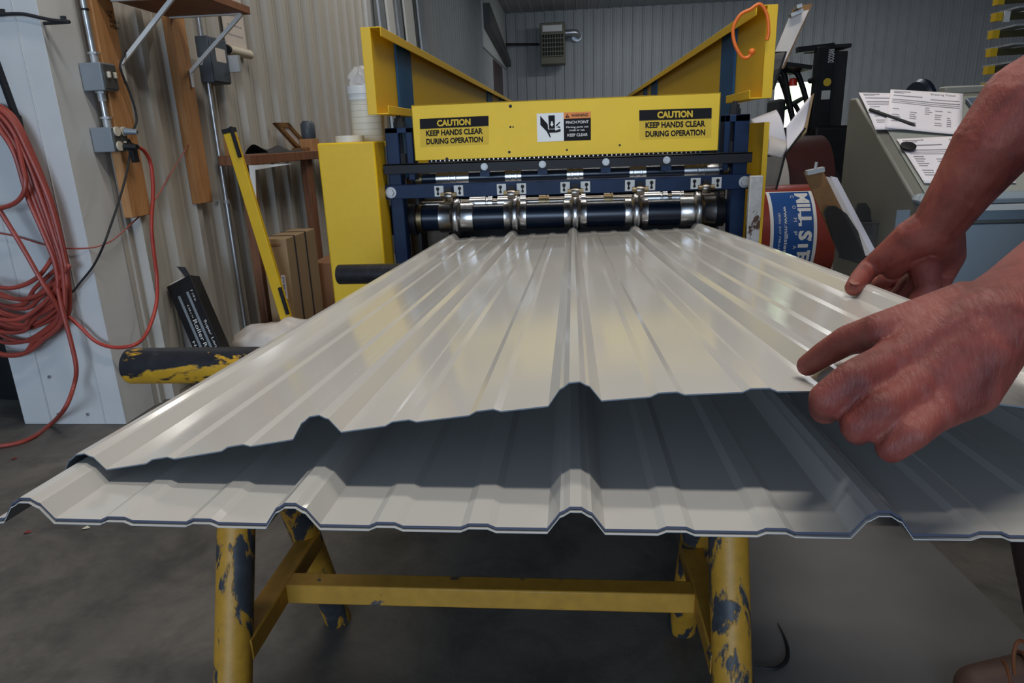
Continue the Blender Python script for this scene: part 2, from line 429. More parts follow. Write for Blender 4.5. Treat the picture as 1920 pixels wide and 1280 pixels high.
make_sheet('roofing_sheet', -.457, bf, bb, .472, 2.565, .0021, 'flat-lying cream ribbed steel sheet just under the lifted one, its front half in shadow', 'cream ribbed steel sheets')
tf = smoothed([(-.55, .792), (-.46, .8025), (-.2, .8475), (0, .8735), (.09, .881), (.18, .884), (.26, .882), (.33, .873), (.40, .862), (.457, .858), (.52, .852)])
tb = interp([(-.5, .722), (-.457, .724), (-.228, .731), (0, .737), (.228, .738), (.457, .742), (.52, .741)])
def twarp(x, t): return -.010 * math.sin(math.pi * t) * max(0, 1 - abs(x - .1) / .5) + .009 * math.sin(math.pi * t) * min(1, max(0, (x - .28) / .15)) + .0035 * math.sin(x * 9 + 2) * math.sin(math.pi * t) * (1 - t)
make_sheet('roofing_sheet', -.457, tf, tb, .541, 2.60, .0012, 'topmost cream ribbed steel sheet, its front edge lifted by two hands', 'cream ribbed steel sheets', nv=40, warp=twarp, edge='under')

# ------------------------------------------------------------------ sawhorse stands
def sawhorse(y, ztop, x0, x1, lx0, lx1, pm, lm, bm_, label, r=.031, kf=.37, only=None):
    t = thing('sawhorse', label, 'sawhorse', ((lx0 + lx1) / 2, y, 0), 'pipe sawhorses under the sheets')
    zc = ztop - r
    b = B().lathe((x0, y, zc), (1, 0, 0), [(0, r * .86), (.003, r * .97), (.006, r), (x1 - x0 - .006, r), (x1 - x0 - .003, r * .97), (x1 - x0, r * .86)], 32)
    b.build('top_pipe', pm, t)
    b = B().lathe((x0 - .0005, y, zc), (1, 0, 0), [(0, r * .7), (.002, r * .7)], 24); b.build('pipe_end', 'blackm', t)
    for lx in (lx0, lx1):
        for s in (-1, 1):
            f = V((lx, y + s * kf * zc, 0.002)); B().cyl(V((lx, y, zc)), f, .0305, n=28).build('leg', lm, t)
        h = .29
        ix = lx + (.012 if lx == lx0 else -.012)
        B().bar((ix, y - kf * (zc - h), h), (ix, y + kf * (zc - h), h), .04, .04).build('side_brace', bm_, t, bevel=.003)
    B().bar((lx0 + .03, y, .29), (lx1 - .03, y, .29), .04, .04).build('cross_brace', bm_, t, bevel=.003)
    return t
sawhorse(1.062, .765, -.768, .46, -.568, .239, 'sawpipe', 'saw', 'sawbar', 'chipped yellow pipe sawhorse carrying the near end of the sheets')
sawhorse(2.06, .727, -.735, .56, -.50, .30, 'blackpipe', 'blackpipe', 'blackpipe', 'black pipe sawhorse carrying the sheets beside the yellow cabinet')

# ------------------------------------------------------------------ roll forming machine
rm = thing('roll_forming_machine', 'yellow and navy roll forming machine with caution stickers at the far end of the sheets', 'machine', (0, 3, 0))
MY = 2.5
# gear cabinet
cab = B(); zt = at_y(640, 267, 2.42).z
xl, xr = at_y(597, 300, 2.42).x, at_y(691, 300, 2.42).x
cab.box(xl, xr + .025, 2.42, 2.56, .02, zt); cab.build('gear_cabinet', 'yellow', rm, bevel=.006)
B().box(xr + .02, -.60, 2.9, 2.93, .3, zt - .01).build('side_plate', 'yellow', rm)
# front guard panel
TL, TR, BR, BL = at_y(773, 197, MY), at_y(1348.7, 173.7, MY), at_y(1349.7, 282, MY), at_y(775.7, 301, MY)
z1, z0 = (TL.z + TR.z) / 2, (BL.z + BR.z) / 2; px0, px1 = (TL.x + BL.x) / 2, (TR.x + BR.x) / 2
gp = B(); gp.box(px0, px1, MY, MY + .004, z0, z1); gp.box(px0, px1, MY, MY + .09, z1 - .004, z1); gp.box(px0, px0 + .004, MY, MY + .09, z0, z1); gp.box(px1 - .004, px1, MY, MY + .09, z0, z1)
gp = gp.build('guard_panel', 'yellowp', rm, bevel=.0015)
for px, py, r in ((957, 199, .006), (957, 238, .004), (962, 238, .003), (1063, 281, .004), (955, 285, .005), (838, 298, .006), (1162, 272, .004)):
    p = at_y(px, py, MY); B().ball(p, r, 8, (1, .12, 1)).build('paint_chip', 'blackm', gp)
def sticker_plane(px, py): return at_y(px, py, MY)
def caution(c):
    a, bq, d = [sticker_plane(*q) for q in c]      # TL, TR, BL
    ux = (bq - a); ux.y = 0; W = ux.length; ux.normalize(); uy = (a - d); uy.y = 0; Hh = uy.length; uy.normalize()
    o = V((d.x, MY - .0006, d.z)); nn = V((0, -.0006, 0))
    P = lambda x, y, k=1: o + ux * x * W + uy * y * Hh + nn * k
    b = B(); b.mt(0).quad(P(0, 0, 0), P(1, 0, 0), P(1, 1, 0), P(0, 1, 0))
    b.mt(1).quad(P(0, .64), P(1, .64), P(1, 1), P(0, 1))
    b.mt(0).text('CAUTION', P(.25, .70, 2), ux, uy, .49 * W, .235 * Hh, bold=.045)
    b.mt(1).text('KEEP HANDS CLEAR', P(.085, .37), ux, uy, .83 * W, .21 * Hh, bold=.04)
    b.mt(1).text('DURING OPERATION', P(.085, .07), ux, uy, .83 * W, .21 * Hh, bold=.04)
    return b.build('caution_sticker', ['sticky', 'dark'], gp)
caution([(787, 223), (916, 217), (789, 275)]); caution([(1198.5, 206.5), (1334.5, 202), (1199, 261)])
a, bq, d = [sticker_plane(*q) for q in ((1006, 213), (1107.5, 209), (1007.5, 266))]
W, Hh = bq.x - a.x, a.z - d.z; ux = V((1, 0, (bq.z - a.z) / W)).normalized(); uy = V((0, 0, 1)); o = V((d.x, MY - .0006, d.z))
P = lambda x, y, k=1: o + ux * x * W + uy * y * Hh + V((0, -.0006 * k, 0))
b = B(); b.mt(0).quad(P(0, 0, 0), P(.5, 0, 0), P(.5, 1, 0), P(0, 1, 0))
b.mt(1).quad(P(.5, 0, 0), P(1, 0, 0), P(1, .78, 0), P(.5, .78, 0)); b.mt(2).quad(P(.5, .78, 0), P(1, .78, 0), P(1, 1, 0), P(.5, 1, 0))
def pg(m, pts, k=1): b.mt(m).add([P(x, y, k) for x, y in pts], [tuple(range(len(pts)))])
pg(1, [(.065, .92), (.20, .62), (.21, .42), (.255, .16), (.24, .13), (.18, .36), (.065, .6)]); pg(1, [(.215, .92), (.335, .92), (.335, .45), (.225, .45)])
pg(0, [(.265, .71), (.295, .71), (.295, .62), (.315, .62), (.28, .52), (.245, .62), (.265, .62)], 2)
pg(1, [(.21, .43), (.33, .43), (.345, .38), (.44, .44), (.44, .34), (.36, .31), (.23, .31)]); pg(1, [(.345, .56), (.42, .68), (.44, .67), (.37, .53)]); pg(1, [(.35, .48), (.40, .53), (.44, .51), (.42, .46), (.39, .49)])
pg(1, [(.53, .815), (.605, .815), (.567, .965)]); pg(2, [(.562, .84), (.572, .84), (.572, .91), (.562, .91)], 2)
b.mt(1).text('WARNING', P(.64, .835), ux, uy, .31 * W, .11 * Hh, bold=.02)
for st, x, y, ww, hh in (('PINCH POINT', .54, .60, .42, .1), ('Moving parts can', .545, .43, .41, .085), ('crush or cut.', .60, .34, .29, .07), ('KEEP CLEAR', .565, .15, .375, .1)):
    b.mt(0).text(st, P(x, y), ux, uy, ww * W, hh * Hh, bold=.012)
b.build('warning_sticker', ['ltext', 'dark', 'orange'], gp)
# uprights
def rect(b, x0p, x1p, y0p, y1p, Y, dep, yref=None):
    A, C = at_y(x0p, y0p, Y), at_y(x1p, y1p, Y); b.box(min(A.x, C.x), max(A.x, C.x), Y, Y + dep, min(A.z, C.z), max(A.z, C.z)); return b
xpl = at_y(721, 245, 2.53).x; zp = at_y(735, 240, 2.53).z
b = B(); b.box(xpl, xpl + .048, 2.53, 2.60, .0, zp); b.box(xpl + .075, xpl + .10, 2.53, 2.60, .95, zp); b.box(xpl, xpl + .10, 2.53, 2.60, zp - .02, zp); b.build('upright', 'blue', rm, bevel=.003)
xpr = at_y(1407, 215, 2.53).x; zq = at_y(1390, 214, 2.53).z
b = B(); b.box(xpr - .05, xpr, 2.53, 2.60, 0, zq); b.box(xpr - .085, xpr - .065, 2.53, 2.60, .95, zq); b.box(xpr - .085, xpr, 2.53, 2.60, zq - .025, zq); b.build('upright', 'blue', rm, bevel=.003)
for x, z in ((xpl + .045, zp), (xpr - .045, zq)):
    b = B(); b.cyl((x, 2.565, z - .12), (x, 2.565, z + .045), .009, n=12); b.cyl((x, 2.565, z), (x, 2.565, z + .02), .02, n=6); b.cyl((x, 2.565, z + .02), (x, 2.565, z + .034), .016, n=6); b.cyl((x, 2.565, z - .14), (x, 2.565, z - .09), .022, n=6)
    b.build('adjusting_bolt', 'blackm', rm)
# dark angle beam with bolts
A, C = at_y(718, 307, 2.49), at_y(1411, 287, 2.49); zb = (A.z + C.z) / 2
b = B(); b.box(A.x, C.x, 2.49, 2.496, zb - .034, zb); b.box(A.x, C.x, 2.49, 2.56, zb - .005, zb); bm_ = b.build('top_beam', 'beam', rm, bevel=.001)
BX = []
for px, py in ((908, 312.5), (1017, 308), (1136, 303.5), (1250, 300)):
    p = at_y(px, py, 2.489); BX.append(p.x)
    b = B(); b.cyl((p.x, 2.4895, p.z), (p.x, 2.487, p.z), .0125, n=20); b.cyl((p.x, 2.487, p.z), (p.x, 2.480, p.z), .0085, n=6); b.build('beam_bolt', 'zinc', bm_)
    B().box(p.x - .017, p.x + .017, 2.492, 2.52, zb - .052, zb - .033).build('beam_tab', 'blue', bm_)
# beaded guard strip under the panel
b = B()
for i in range(60):
    x = px0 + .06 + (px1 - px0 - .12) * i / 59; b.ball((x, 2.505, z0 - .003), .005, 6)
b.build('bead_strip', 'dsteel', rm)
# shafts and rolls
SX = [-.447 + i * PIT for i in range(5)]
def shaft(y, z, r, x0, x1, m, name='shaft'): return B().cyl((x0, y, z), (x1, y, z), r, n=32).build(name, m, rm)
uz = at_y(1065, 327, 2.62).z; us = shaft(2.62, uz, .022, -.60, .57, 'navy', 'upper_shaft')
for x in SX:
    ww = .062 if x in (SX[0], SX[4]) else .03
    pr = [(-ww, .02), (-ww, .029), (-.016, .029), (-.014, .034), (-.008, .034), (-.007, .028), (.007, .028), (.008, .034), (.014, .034), (.016, .029), (ww, .029), (ww, .02)]
    B().lathe((x, 2.62, uz), (1, 0, 0), pr, 36).build('upper_roll', 'steel', us)
for x in (-.575, .555): B().lathe((x, 2.62, uz), (1, 0, 0), [(-.012, .02), (-.012, .029), (.012, .029), (.012, .02)]).build('collar', 'brass', us)
mz = at_y(1030, 377, 2.70).z; ms = shaft(2.70, mz, .017, -.60, .57, 'dsteel', 'middle_shaft')
for x0, x1, m in ((-.50, -.47, 'brass'), (-.40, -.31, 'steel'), (-.29, -.18, 'steel'), (-.13, -.09, 'brass'), (-.03, .05, 'steel'), (.12, .155, 'brass'), (.27, .36, 'steel'), (.375, .42, 'steel')):
    B().lathe((x0, 2.70, mz), (1, 0, 0), [(0, .015), (0, .025), ((x1 - x0) * .7, .025), ((x1 - x0) * .72, .021), ((x1 - x0) * .78, .021), ((x1 - x0) * .8, .025), (x1 - x0, .025), (x1 - x0, .015)]).build('middle_roll', m, ms)
lz = at_y(1080, 402, 2.66).z; ls = shaft(2.66, lz, .048, -.60, .57, 'navy', 'lower_shaft')
for i, x in enumerate(SX):
    ww = .068 if i in (0, 4) else .044
    pr = [(-ww, .04), (-ww, .054), (-ww + .002, .056), (-.022, .056), (-.016, .06), (-.012, .069), (-.006, .0735), (-.003, .0735), (-.002, .070), (.002, .070), (.003, .0735), (.006, .0735), (.012, .069), (.016, .06), (.022, .056), (ww - .002, .056), (ww, .054), (ww, .04)]
    B().lathe((x, 2.66, lz), (1, 0, 0), pr, 48).build('lower_roll', 'steel', ls)
for x in (-.595, .545): B().lathe((x, 2.66, lz), (1, 0, 0), [(-.016, .03), (-.016, .058), (.016, .058), (.016, .03)]).build('collar', 'brass' if x < 0 else 'beam', ls)
# cross bar with slotted brackets and guide rollers
A, C = at_y(733, 361, 2.51), at_y(1396, 341, 2.51); zc = (A.z + C.z) / 2
cb = B().box(A.x - .04, C.x + .02, 2.512, 2.545, zc - .024, zc + .026).build('cross_bar', 'blue', rm, bevel=.002)
for p in (A, C):
    b = B(); b.cyl((p.x, 2.512, zc), (p.x, 2.508, zc), .02, n=24); b.cyl((p.x, 2.508, zc), (p.x, 2.497, zc), .013, n=6); b.build('bar_bolt', 'zinc', cb)
for x in SX:
    for s in (-1, 1):
        xc = x + s * .036
        b = B(); b.box(xc - .017, xc + .017, 2.505, 2.512, zc - .019, zc + .019)
        b.mt(1).cyl((xc + s * .004, 2.5055, zc + .008), (xc + s * .004, 2.5035, zc + .008), .0065, n=14); b.cyl((xc + s * .004, 2.5055, zc - .009), (xc + s * .004, 2.5035, zc - .009), .005, n=14); b.box(xc + s * .004 - .0025, xc + s * .004 + .0025, 2.5035, 2.5055, zc - .009, zc + .008)
        b.build('slotted_bracket', ['plate', 'black'], cb, bevel=.002)
    b = B(); b.mt(0).lathe((x, 2.495, zc - .017), (1, 0, 0), [(-.014, .01), (-.013, .017), (-.004, .0185), (.004, .0185), (.013, .017), (.014, .01)], 24)
    b.mt(1).cyl((x - .028, 2.495, zc - .014), (x + .028, 2.495, zc - .014), .0095, n=16); b.mt(2).box(x - .012, x + .012, 2.495, 2.52, zc - .03, zc + .012)
    b.build('guide_roller', ['dsteel', 'brass', 'black'], cb)
# black backing put in to keep the inside dark, mesh panel behind
B().box(-.60, .56, 3.3, 3.32, .25, 1.0).build('dark_backing', 'black', rm)
B().box(-.66, -.50, 2.75, 2.76, .4, .97).build('mesh_panel', 'mesh', rm)
B().cyl((-.70, 2.64, lz + .0), (-.60, 2.64, lz + .0), .06, n=24).build('drive_hub', 'black', rm)
for x0, x1 in ((-.66, -.60), (.54, .60)):
    B().box(x0, x1, 2.58, 9.0, .05, .35).build('base_rail', 'blue', rm)
    for y in (3.2, 4.4, 5.6, 6.8, 8.0): B().box(x0, x1, y, y + .1, .3, 1.1).build('rear_upright', 'blue', rm)
for k in range(4):
    y = 3.7 + k * 1.2; shaft(y, .8, .045, -.58, .54, 'navy', 'rear_shaft')
for x in (-.60, .535): B().box(x, x + .01, 2.64, 9, .3, .92).build('dark_gap_plate', 'black', rm)  # black plates added so the gaps beside the rolls read dark
B().box(-.6, .54, 2.8, 9, .90, .92).build('cover_plate', 'beam', rm)
# flared side guards
def guard(X, yf, ztop, zbot, side):
    b = B(); ye = 9.2
    b.box(X - .003, X + .003, yf, ye, zbot, ztop)
    b.box(min(X, X - side * .035), max(X, X - side * .035), yf, ye, ztop - .004, ztop)
    b.box(min(X - side * .035, X - side * .039), max(X - side * .035, X - side * .039), yf, ye, ztop - .03, ztop)
    b.box(min(X, X + side * .03), max(X, X + side * .03), yf, yf + .006, zbot, ztop)
    b.box(min(X, X - side * .04), max(X, X - side * .04), yf, yf + .36, zbot, zbot + .004); b.box(min(X - side * .04, X - side * .044), max(X - side * .04, X - side * .044), yf, yf + .36, zbot, zbot + .028)
    g = b.build('side_guard', 'yellow', rm, bevel=.0015)
    return g
gl = guard(-.66, 2.40, 1.452, 1.178, -1); gr = guard(.63, 2.46, 1.465, 1.182, 1)
for X, s, ys in ((-.66, 1, ((745, 771, 120), (914, 923, 170), (937, 946, 175))), (.63, -1, ((1352, 1377, 100), (1221, 1231, 150), (1206, 1212, 160)))):
    for pa, pb_, py in ys:
        xa_ = X + s * .012; ya, yb_ = sorted((at_x(pa, py, xa_).y, at_x(pb_, py, xa_).y))
        B().box(min(X + s * .004, xa_), max(X + s * .004, xa_), ya, yb_, .95, 1.458).build('guard_strap', 'bluepost', rm)
# tall yellow end guard right of the upright
A, C = at_y(1436, 229, 2.62), at_y(1428, 470, 2.62)
b = B(); b.box(A.x - .006, A.x, 2.62, 2.9, .25, A.z); b.box(A.x - .006, A.x + .012, 2.615, 2.62, .25, A.z); b.box(A.x - .045, A.x, 2.88, 2.886, .25, A.z); b.build('end_guard', 'yellow', rm)
# orange looped cord on the right guard
b = B(); pts = [at_y(x, y, 2.44) for x, y in ((1407, 18), (1388, 28), (1375, 52), (1377, 80), (1390, 105), (1402, 108), (1410, 97))]
b.path(crom(pts, 8), .0055, 10); pts = [at_y(x, y, 2.44) for x, y in ((1407, 18), (1425, 8), (1438, 28), (1441, 60), (1438, 75))]
b.path(crom(pts, 8), .0055, 10); p = at_y(1410, 97, 2.44); b.ball(p, .011, 10)
one(b, 'cord', 'ocord', 'bright orange looped cord hanging on the right yellow guard', 'cord')

# rusty white bar beside the machine
A, C = at_y(1407, 330, 2.40), at_y(1431, 340, 2.40)
one(B().box(A.x, C.x, 2.40, 2.425, 0, A.z), 'steel_bar', 'rusty', 'rust-specked white flat bar standing right of the machine', 'bar', bevel=.003)

# ------------------------------------------------------------------ tape rolls and tub on the yellow cabinet
p = at_y(686, 262, 2.62); cx = p.x
t = thing('tape_stack', 'tall plastic-wrapped stack of white tape rolls on the yellow cabinet', 'tape rolls', (cx, 2.66, zt))
r = (at_y(712, 200, 2.66).x - at_y(655, 200, 2.66).x) / 2; ztop = at_y(684, 160, 2.62).z
b = B(); b.mt(0); zz = zt; N = 9; hh = (ztop - zt) / N
B().box(cx - .12, cx + .1, 2.565, 2.9, zt - .02, zt - .001).build('cabinet_shelf', 'yellow', rm)
for i in range(N):
    b.lathe((cx, 2.66, zz), (0, 0, 1), [(0, r * .5), (0, r * .985), (hh * .03, r), (hh * .97, r), (hh * .99, r * .985), (hh * .985, r * .5)], 36); zz += hh
b.build('roll', 'tape', t)
b = B(); b.lathe((cx, 2.66, ztop - hh * 2.2), (0, 0, 1), [(0, r * 1.0), (0, r * 1.05), (hh * .9, r * 1.05), (hh * .95, r * 1.1), (hh * 2.2, r * 1.1), (hh * 2.25, r * .9)], 36); b.build('lid', 'white', t)
b = B(); n = 28; vs = []; K = 7
for i in range(K):
    a = i / (K - 1)
    for j in range(n):
        q = 2 * math.pi * j / n; rr = r * (1.02 - .55 * a ** 2) * (1 + .13 * math.sin(5 * q + 3 * a) * a + .07 * math.sin(11 * q + 9 * a))
        vs.append((cx + rr * math.cos(q), 2.66 + rr * math.sin(q), ztop + .062 * a + .008 * math.sin(7 * q)))
b.add(vs, [(i * n + j, i * n + (j + 1) % n, (i + 1) * n + (j + 1) % n, (i + 1) * n + j) for i in range(K - 1) for j in range(n)] + [tuple(range((K - 1) * n, K * n))]); b.build('plastic_wrap', 'clearbag', t)
p = at_y(656, 260, 2.48)
one(B().lathe((p.x, 2.48, zt), (0, 0, 1), [(0, .03), (0, .049), (.001, .05), (.021, .05), (.022, .049), (.022, .03)], 36), 'tape_roll', 'tape', 'single low roll of white tape at the front of the yellow cabinet', 'tape roll')
one(B().lathe((at_y(713, 215, 2.72).x, 2.72, zt), (0, 0, 1), [(0, .015), (0, .028), (.11, .028), (.11, .015)], 24), 'tape_core', 'tape', 'narrow pale roll standing behind the blue upright', 'tape roll')

# ------------------------------------------------------------------ left wall: boards, boxes, conduits
WF = WX + .022
def wallboard(px0, px1, pyb, X, label, ztop=CEIL):
    y0, y1 = at_x(px0, pyb, X).y, at_x(px1, pyb, X).y; zb_ = at_x((px0 + px1) / 2, pyb, X).z
    return y0, y1, zb_
def board(px0, px1, pyb, label):
    y0, y1, zb_ = wallboard(px0, px1, pyb, WF + .04, label)
    return one(B().box(WF, WF + .04, y0, y1, zb_, CEIL - .02), 'wood_board', 'wood', label, 'board', 'pine boards fixed upright on the left wall', bevel=.003), y0, y1
s1 = board(249, 285, 405, 'wider pine board on the left wall beside the grey outlet boxes, with pencil writing')
s2 = board(375, 400, 380, 'narrower pine board on the left wall under the shelf end, beside the dark switch box')
b = B()
for k, (st, py, ww) in enumerate((('1/4', 25, .03), ('4x', 33, .025), ('# 100 =', 43, .06), ('Main', 53, .055))):
    p = at_x(202 + k * 2, py, WF + .041); b.text(st, p, (0, 1, 0), (0, 0, 1), ww, .014)
b.build('pencil_writing', 'dark', s1[0], kind='')
s1[0].children[0].pop('kind', None) if 'kind' in s1[0].children[0] else None

def wallbox(name, label, cat, c, xo, mats, toggles=None, **k):
    # c: near face left px, near/front edge px, front far px, top py, bottom py (at the edge)
    xf = WX + xo; y0 = at_x(c[1], c[3], xf).y; y1 = at_x(c[2], c[3], xf).y; z1_ = at_x(c[1], c[3], xf).z; z0_ = at_x(c[1], c[4], xf).z
    t = thing(name, label, cat, (WX, (y0 + y1) / 2, (z0_ + z1_) / 2)); 
    B().box(WX, xf, y0, y1, z0_, z1_).build('housing', mats[0], t, bevel=.003)
    B().box(xf, xf + .006, y0 + .006, y1 - .004, z0_ + .006, z1_ - .006).build('cover', mats[1], t, bevel=.002)
    return t, xf + .006, y0, y1, z0_, z1_
t, xf, y0, y1, zA, zB = wallbox('switch_box', 'upper grey steel box with two ivory switches, on the conduit by the white jamb', 'switch box', (152, 186, 213, 116, 168), .085, ('grey', 'greyd'))
ym, yd = (y0 + y1) / 2, (y1 - y0)
for dy in (-.2, .22):
    b = B(); b.box(xf, xf + .012, ym + dy * yd - .006, ym + dy * yd + .006, (zA + zB) / 2 - .005, (zA + zB) / 2 + .018); b.build('toggle_switch', 'ivory', t, bevel=.003)
sw = (y0, zA, zB)
t, xf, y0, y1, zA, zB = wallbox('outlet_box', 'lower grey steel box with plugged ivory outlets, under the switch box', 'outlet box', (176, 206, 234, 238, 285), .085, ('grey', 'greyd'))
ym, yd, zm = (y0 + y1) / 2, (y1 - y0), (zA + zB) / 2
for dy in (-.22, .24):
    for dz in (.03, -.025): B().cyl((xf - .002, ym + dy * yd, zm + dz), (xf + .006, ym + dy * yd, zm + dz), .018, n=20).build('outlet', 'ivory', t)
ob = (xf, ym, yd, zm, y0, zA, zB)
def plug(dy, dz, m, label, name='plug'):
    b = B(); q = V((xf + .006, ym + dy * yd, zm + dz)); b.cyl(q, q + V((.045, .01, -.004)), .014, .010, 16); return q + V((.045, .01, -.004)), b
# conduit
t = thing('conduit', 'thin galvanised conduit joining the two grey boxes beside the white jamb', 'conduit', (WX + .04, sw[0], 0))
cy = sw[0] + .035; cxx = WX + .045
b = B(); b.cyl((cxx, cy, sw[2]), (cxx, cy, CEIL), .011, n=16); b.cyl((cxx, cy, ob[6]), (cxx, cy, sw[1]), .011, n=16); b.build('pipe', 'galv', t)
for z in (sw[2] + .02, sw[1] - .02, ob[6] + .02):
    b = B(); b.cyl((cxx, cy, z - .018), (cxx, cy, z + .012), .015, n=16); b.cyl((cxx, cy, z + .012), (cxx, cy, z + .02), .02, n=6); b.build('coupling', 'zinc', t)
B().cyl((cxx, cy, 1.60), (cxx, cy, 1.607), .014, n=16).build('black_band', 'black', t)
# disconnect switch
t, xf2, y0, y1, zA, zB = wallbox('disconnect_switch', 'slate grey disconnect switch box on the left wall behind the second shelf bracket', 'switch box', (360, 388, 420, 66, 152), .10, ('slate', 'slate'))
ydc = y0 + .04
b = B(); b.box(xf2, xf2 + .001, y0 + .05, y1 - .03, zA + .1, zB - .05); b.build('paper_label', 'paper2', t)
b = B(); b.box(WX + .1, WX + .16, y1 - .005, y1 + .02, zA + .06, zA + .14); b.build('lever', 'zinc', t)
b = B(); q = at_y(374, 115, y0 - .002); b.cyl(q, q + V((0, .002, 0)), .02, n=6); b.build('sticker', 'plate', t)
t = thing('conduit', 'long galvanised conduit dropping from the slate switch box to the floor', 'conduit', (WX + .05, ydc, 0))
b = B(); b.cyl((WX + .05, ydc, zB), (WX + .05, ydc, CEIL), .012, n=16); b.cyl((WX + .05, ydc, .02), (WX + .05, ydc, zA), .012, n=16); b.build('pipe', 'galv', t)
z = at_x(425, 378, WX + .05).z; b = B(); b.box(WX + .02, WX + .03, ydc - .06, ydc + .06, z - .008, z + .008); b.cyl((WX + .05, ydc, z - .01), (WX + .05, ydc, z + .01), .017, n=16); b.build('strap', 'zinc', t)
# shelf
q = at_x(322, 34, WF + .04); zS = q.z; yS = q.y; fx = at_y(466, 22, yS).x
t = thing('wall_shelf', 'brown wooden shelf with white brackets high on the left wall', 'shelf', (WX, yS - .4, zS))
B().box(WF + .04, fx, 2.72, yS + .02, zS, zS + .032).build('plank', 'shelf', t, bevel=.002)
def shelf_bracket(pb, pt_, yb):
    lo = at_x(*pb, WF + .046); hi = at_z(*pt_, zS - .004)
    b = B(); b.bar(lo, hi, .016, .012, (0, 1, 0)); b.bar(lo + V((0, 0, .005)), lo - V((0, 0, .07)), .016, .006, (1, 0, 0)); b.bar(hi, V((WF + .05, hi.y, zS - .004)), .016, .006); b.build('bracket', 'white', t)
shelf_bracket((229, 118), (325, -5), 0); shelf_bracket((358, 134), (453, 26), 0)
# calendar / printed sheet
P0 = [at_x(x, y, WX + .05) for x, y in ((420, 30), (466, 30), (466, 90), (428, 82))]
t = thing('wall_calendar', 'pale printed sheet hanging beside the slate switch box', 'calendar', P0[3])
y0, y1 = P0[3].y, P0[2].y; z0_, z1_ = P0[3].z, P0[0].z + .12
b = B(); b.box(WX + .034, WX + .04, y0, y1, z0_, z1_)
b.mt(1)
for i in range(4):
    for k_ in range(6): yk = y0 + (y1 - y0) * (.16 + .12 * k_); b.box(WX + .04, WX + .0405, yk, yk + .022, z0_ + .05 + i * .05, z0_ + .058 + i * .05)
b.build('page', ['paper2', 'ink'], t)
b = B(); b.cyl((WX + .05, y0 - .01, z0_ - .03), (WX + .05, y1, z0_ - .03), .025, n=16); b.build('roll', 'ivory', t)
b = B(); b.cyl((WX + .05, y0 - .03, z0_ - .03), (WX + .05, y0 - .005, z0_ - .03), .022, n=16); b.build('end_cap', 'black', t)

# cords at the outlet box
def cordpath(pts, X): return [at_x(x, y, v) for (x, y), v in zip(pts, X)]
b = B(); e, pb_ = plug(.24, .03, 'grey', '')
b.v, b.f, b.m = pb_.v, pb_.f, pb_.m; b.mt(1)
b.path(crom([e] + cordpath([(248, 248), (256, 228), (252, 200), (240, 165), (228, 135), (226, 118), (238, 95)], [WF + .07] * 7), 8), .0045, 8)
one(b, 'plugged_cable', ['grey', 'blackm'], 'black cord with grey plug rising from the upper outlet to the shelf bracket', 'cord')
b = B(); e, pb_ = plug(.0, -.027, 'black', '')
b.v, b.f, b.m = pb_.v, pb_.f, pb_.m; b.mt(0)
b.path(crom([e, *cordpath([(246, 272), (258, 275)], [WF + .08] * 2)], 6), .009, 10); b.mt(1)
ext = cordpath([(258, 275), (272, 285), (283, 310), (287, 360), (284, 420), (288, 470), (294, 520), (293, 570), (277, 620), (255, 645)], [WF + .08, WF + .08, WF + .08, WF + .08, WF + .07, WF + .06, WF + .05, WF + .05, WF + .06, WF + .1])
ext += [at_y(x, y, 2.45) for x, y in ((215, 651), (180, 640), (150, 612), (125, 590))]
b.path(crom(ext, 8), .0076, 10)
one(b, 'extension_cord', ['black', 'cord'], 'red extension cord with black plug looping down from the lower outlet to the hose', 'cord')
b = B(); q = at_x(252, 290, WF + .09); b.box(q.x - .008, q.x + .008, q.y - .015, q.y + .015, q.z - .03, q.z + .028)
b.path(crom([q + V((0, 0, .028)), q + V((0, -.02, .06)), V((xf + .01, ym + .02, zm - .02))], 6), .004, 8)
one(b, 'power_adapter', 'black', 'small black plug block dangling below the lower outlet box', 'adapter', bevel=.002)
b = B(); b.path(crom(cordpath([(240, 268), (243, 290), (236, 330), (222, 380), (205, 430), (196, 455)], [WF + .08] * 6) + [at_y(x, y, 2.46) for x, y in ((186, 478), (172, 503), (150, 530), (138, 545), (126, 552))], 8), .0042, 8)
one(b, 'cord', 'blackm', 'thin black cord sagging from the outlet box across the jamb behind the hose', 'cord')
b = B(); b.path(crom([at_y(x, y, 2.47) for x, y in ((-30, 432), (30, 443), (90, 460), (150, 466))] + cordpath([(200, 456), (240, 425), (290, 375), (320, 325), (345, 285), (375, 235)], [WX + .04, WX + .04, WX + .05, WX + .05, WX + .05, WX + .05]), 8), .003, 6)
one(b, 'wire', 'hose', 'thin dark red wire strung from the jamb across the corrugated wall', 'wire')
b = B(); b.path(crom([at_y(x, y, 2.475) for x, y in ((-30, 30), (0, 27), (40, 26), (75, 33), (100, 38), (130, 41))] + [V((-1.86, 2.50, at_y(133, 41, 2.5).z))], 8), .006, 8)
for x, y in ((4, 24), (119, 37)): p = at_y(x, y, 2.478); b.box(p.x - .008, p.x + .008, 2.474, 2.484, p.z - .004, p.z + .012)
one(b, 'cable', 'blackm', 'black cable clipped across the top of the white jamb', 'cable')
b = B(); p, q = at_y(-12, 100, 2.475), at_y(30, 216, 2.475); b.bar(p, q, .012, .03, (0, 1, 0)); b.bar(q, at_y(40, 262, 2.44), .02, .026, (0, 1, 0))
one(b, 'hanging_strap', 'black', 'black strap above the red hose on the white jamb', 'strap')

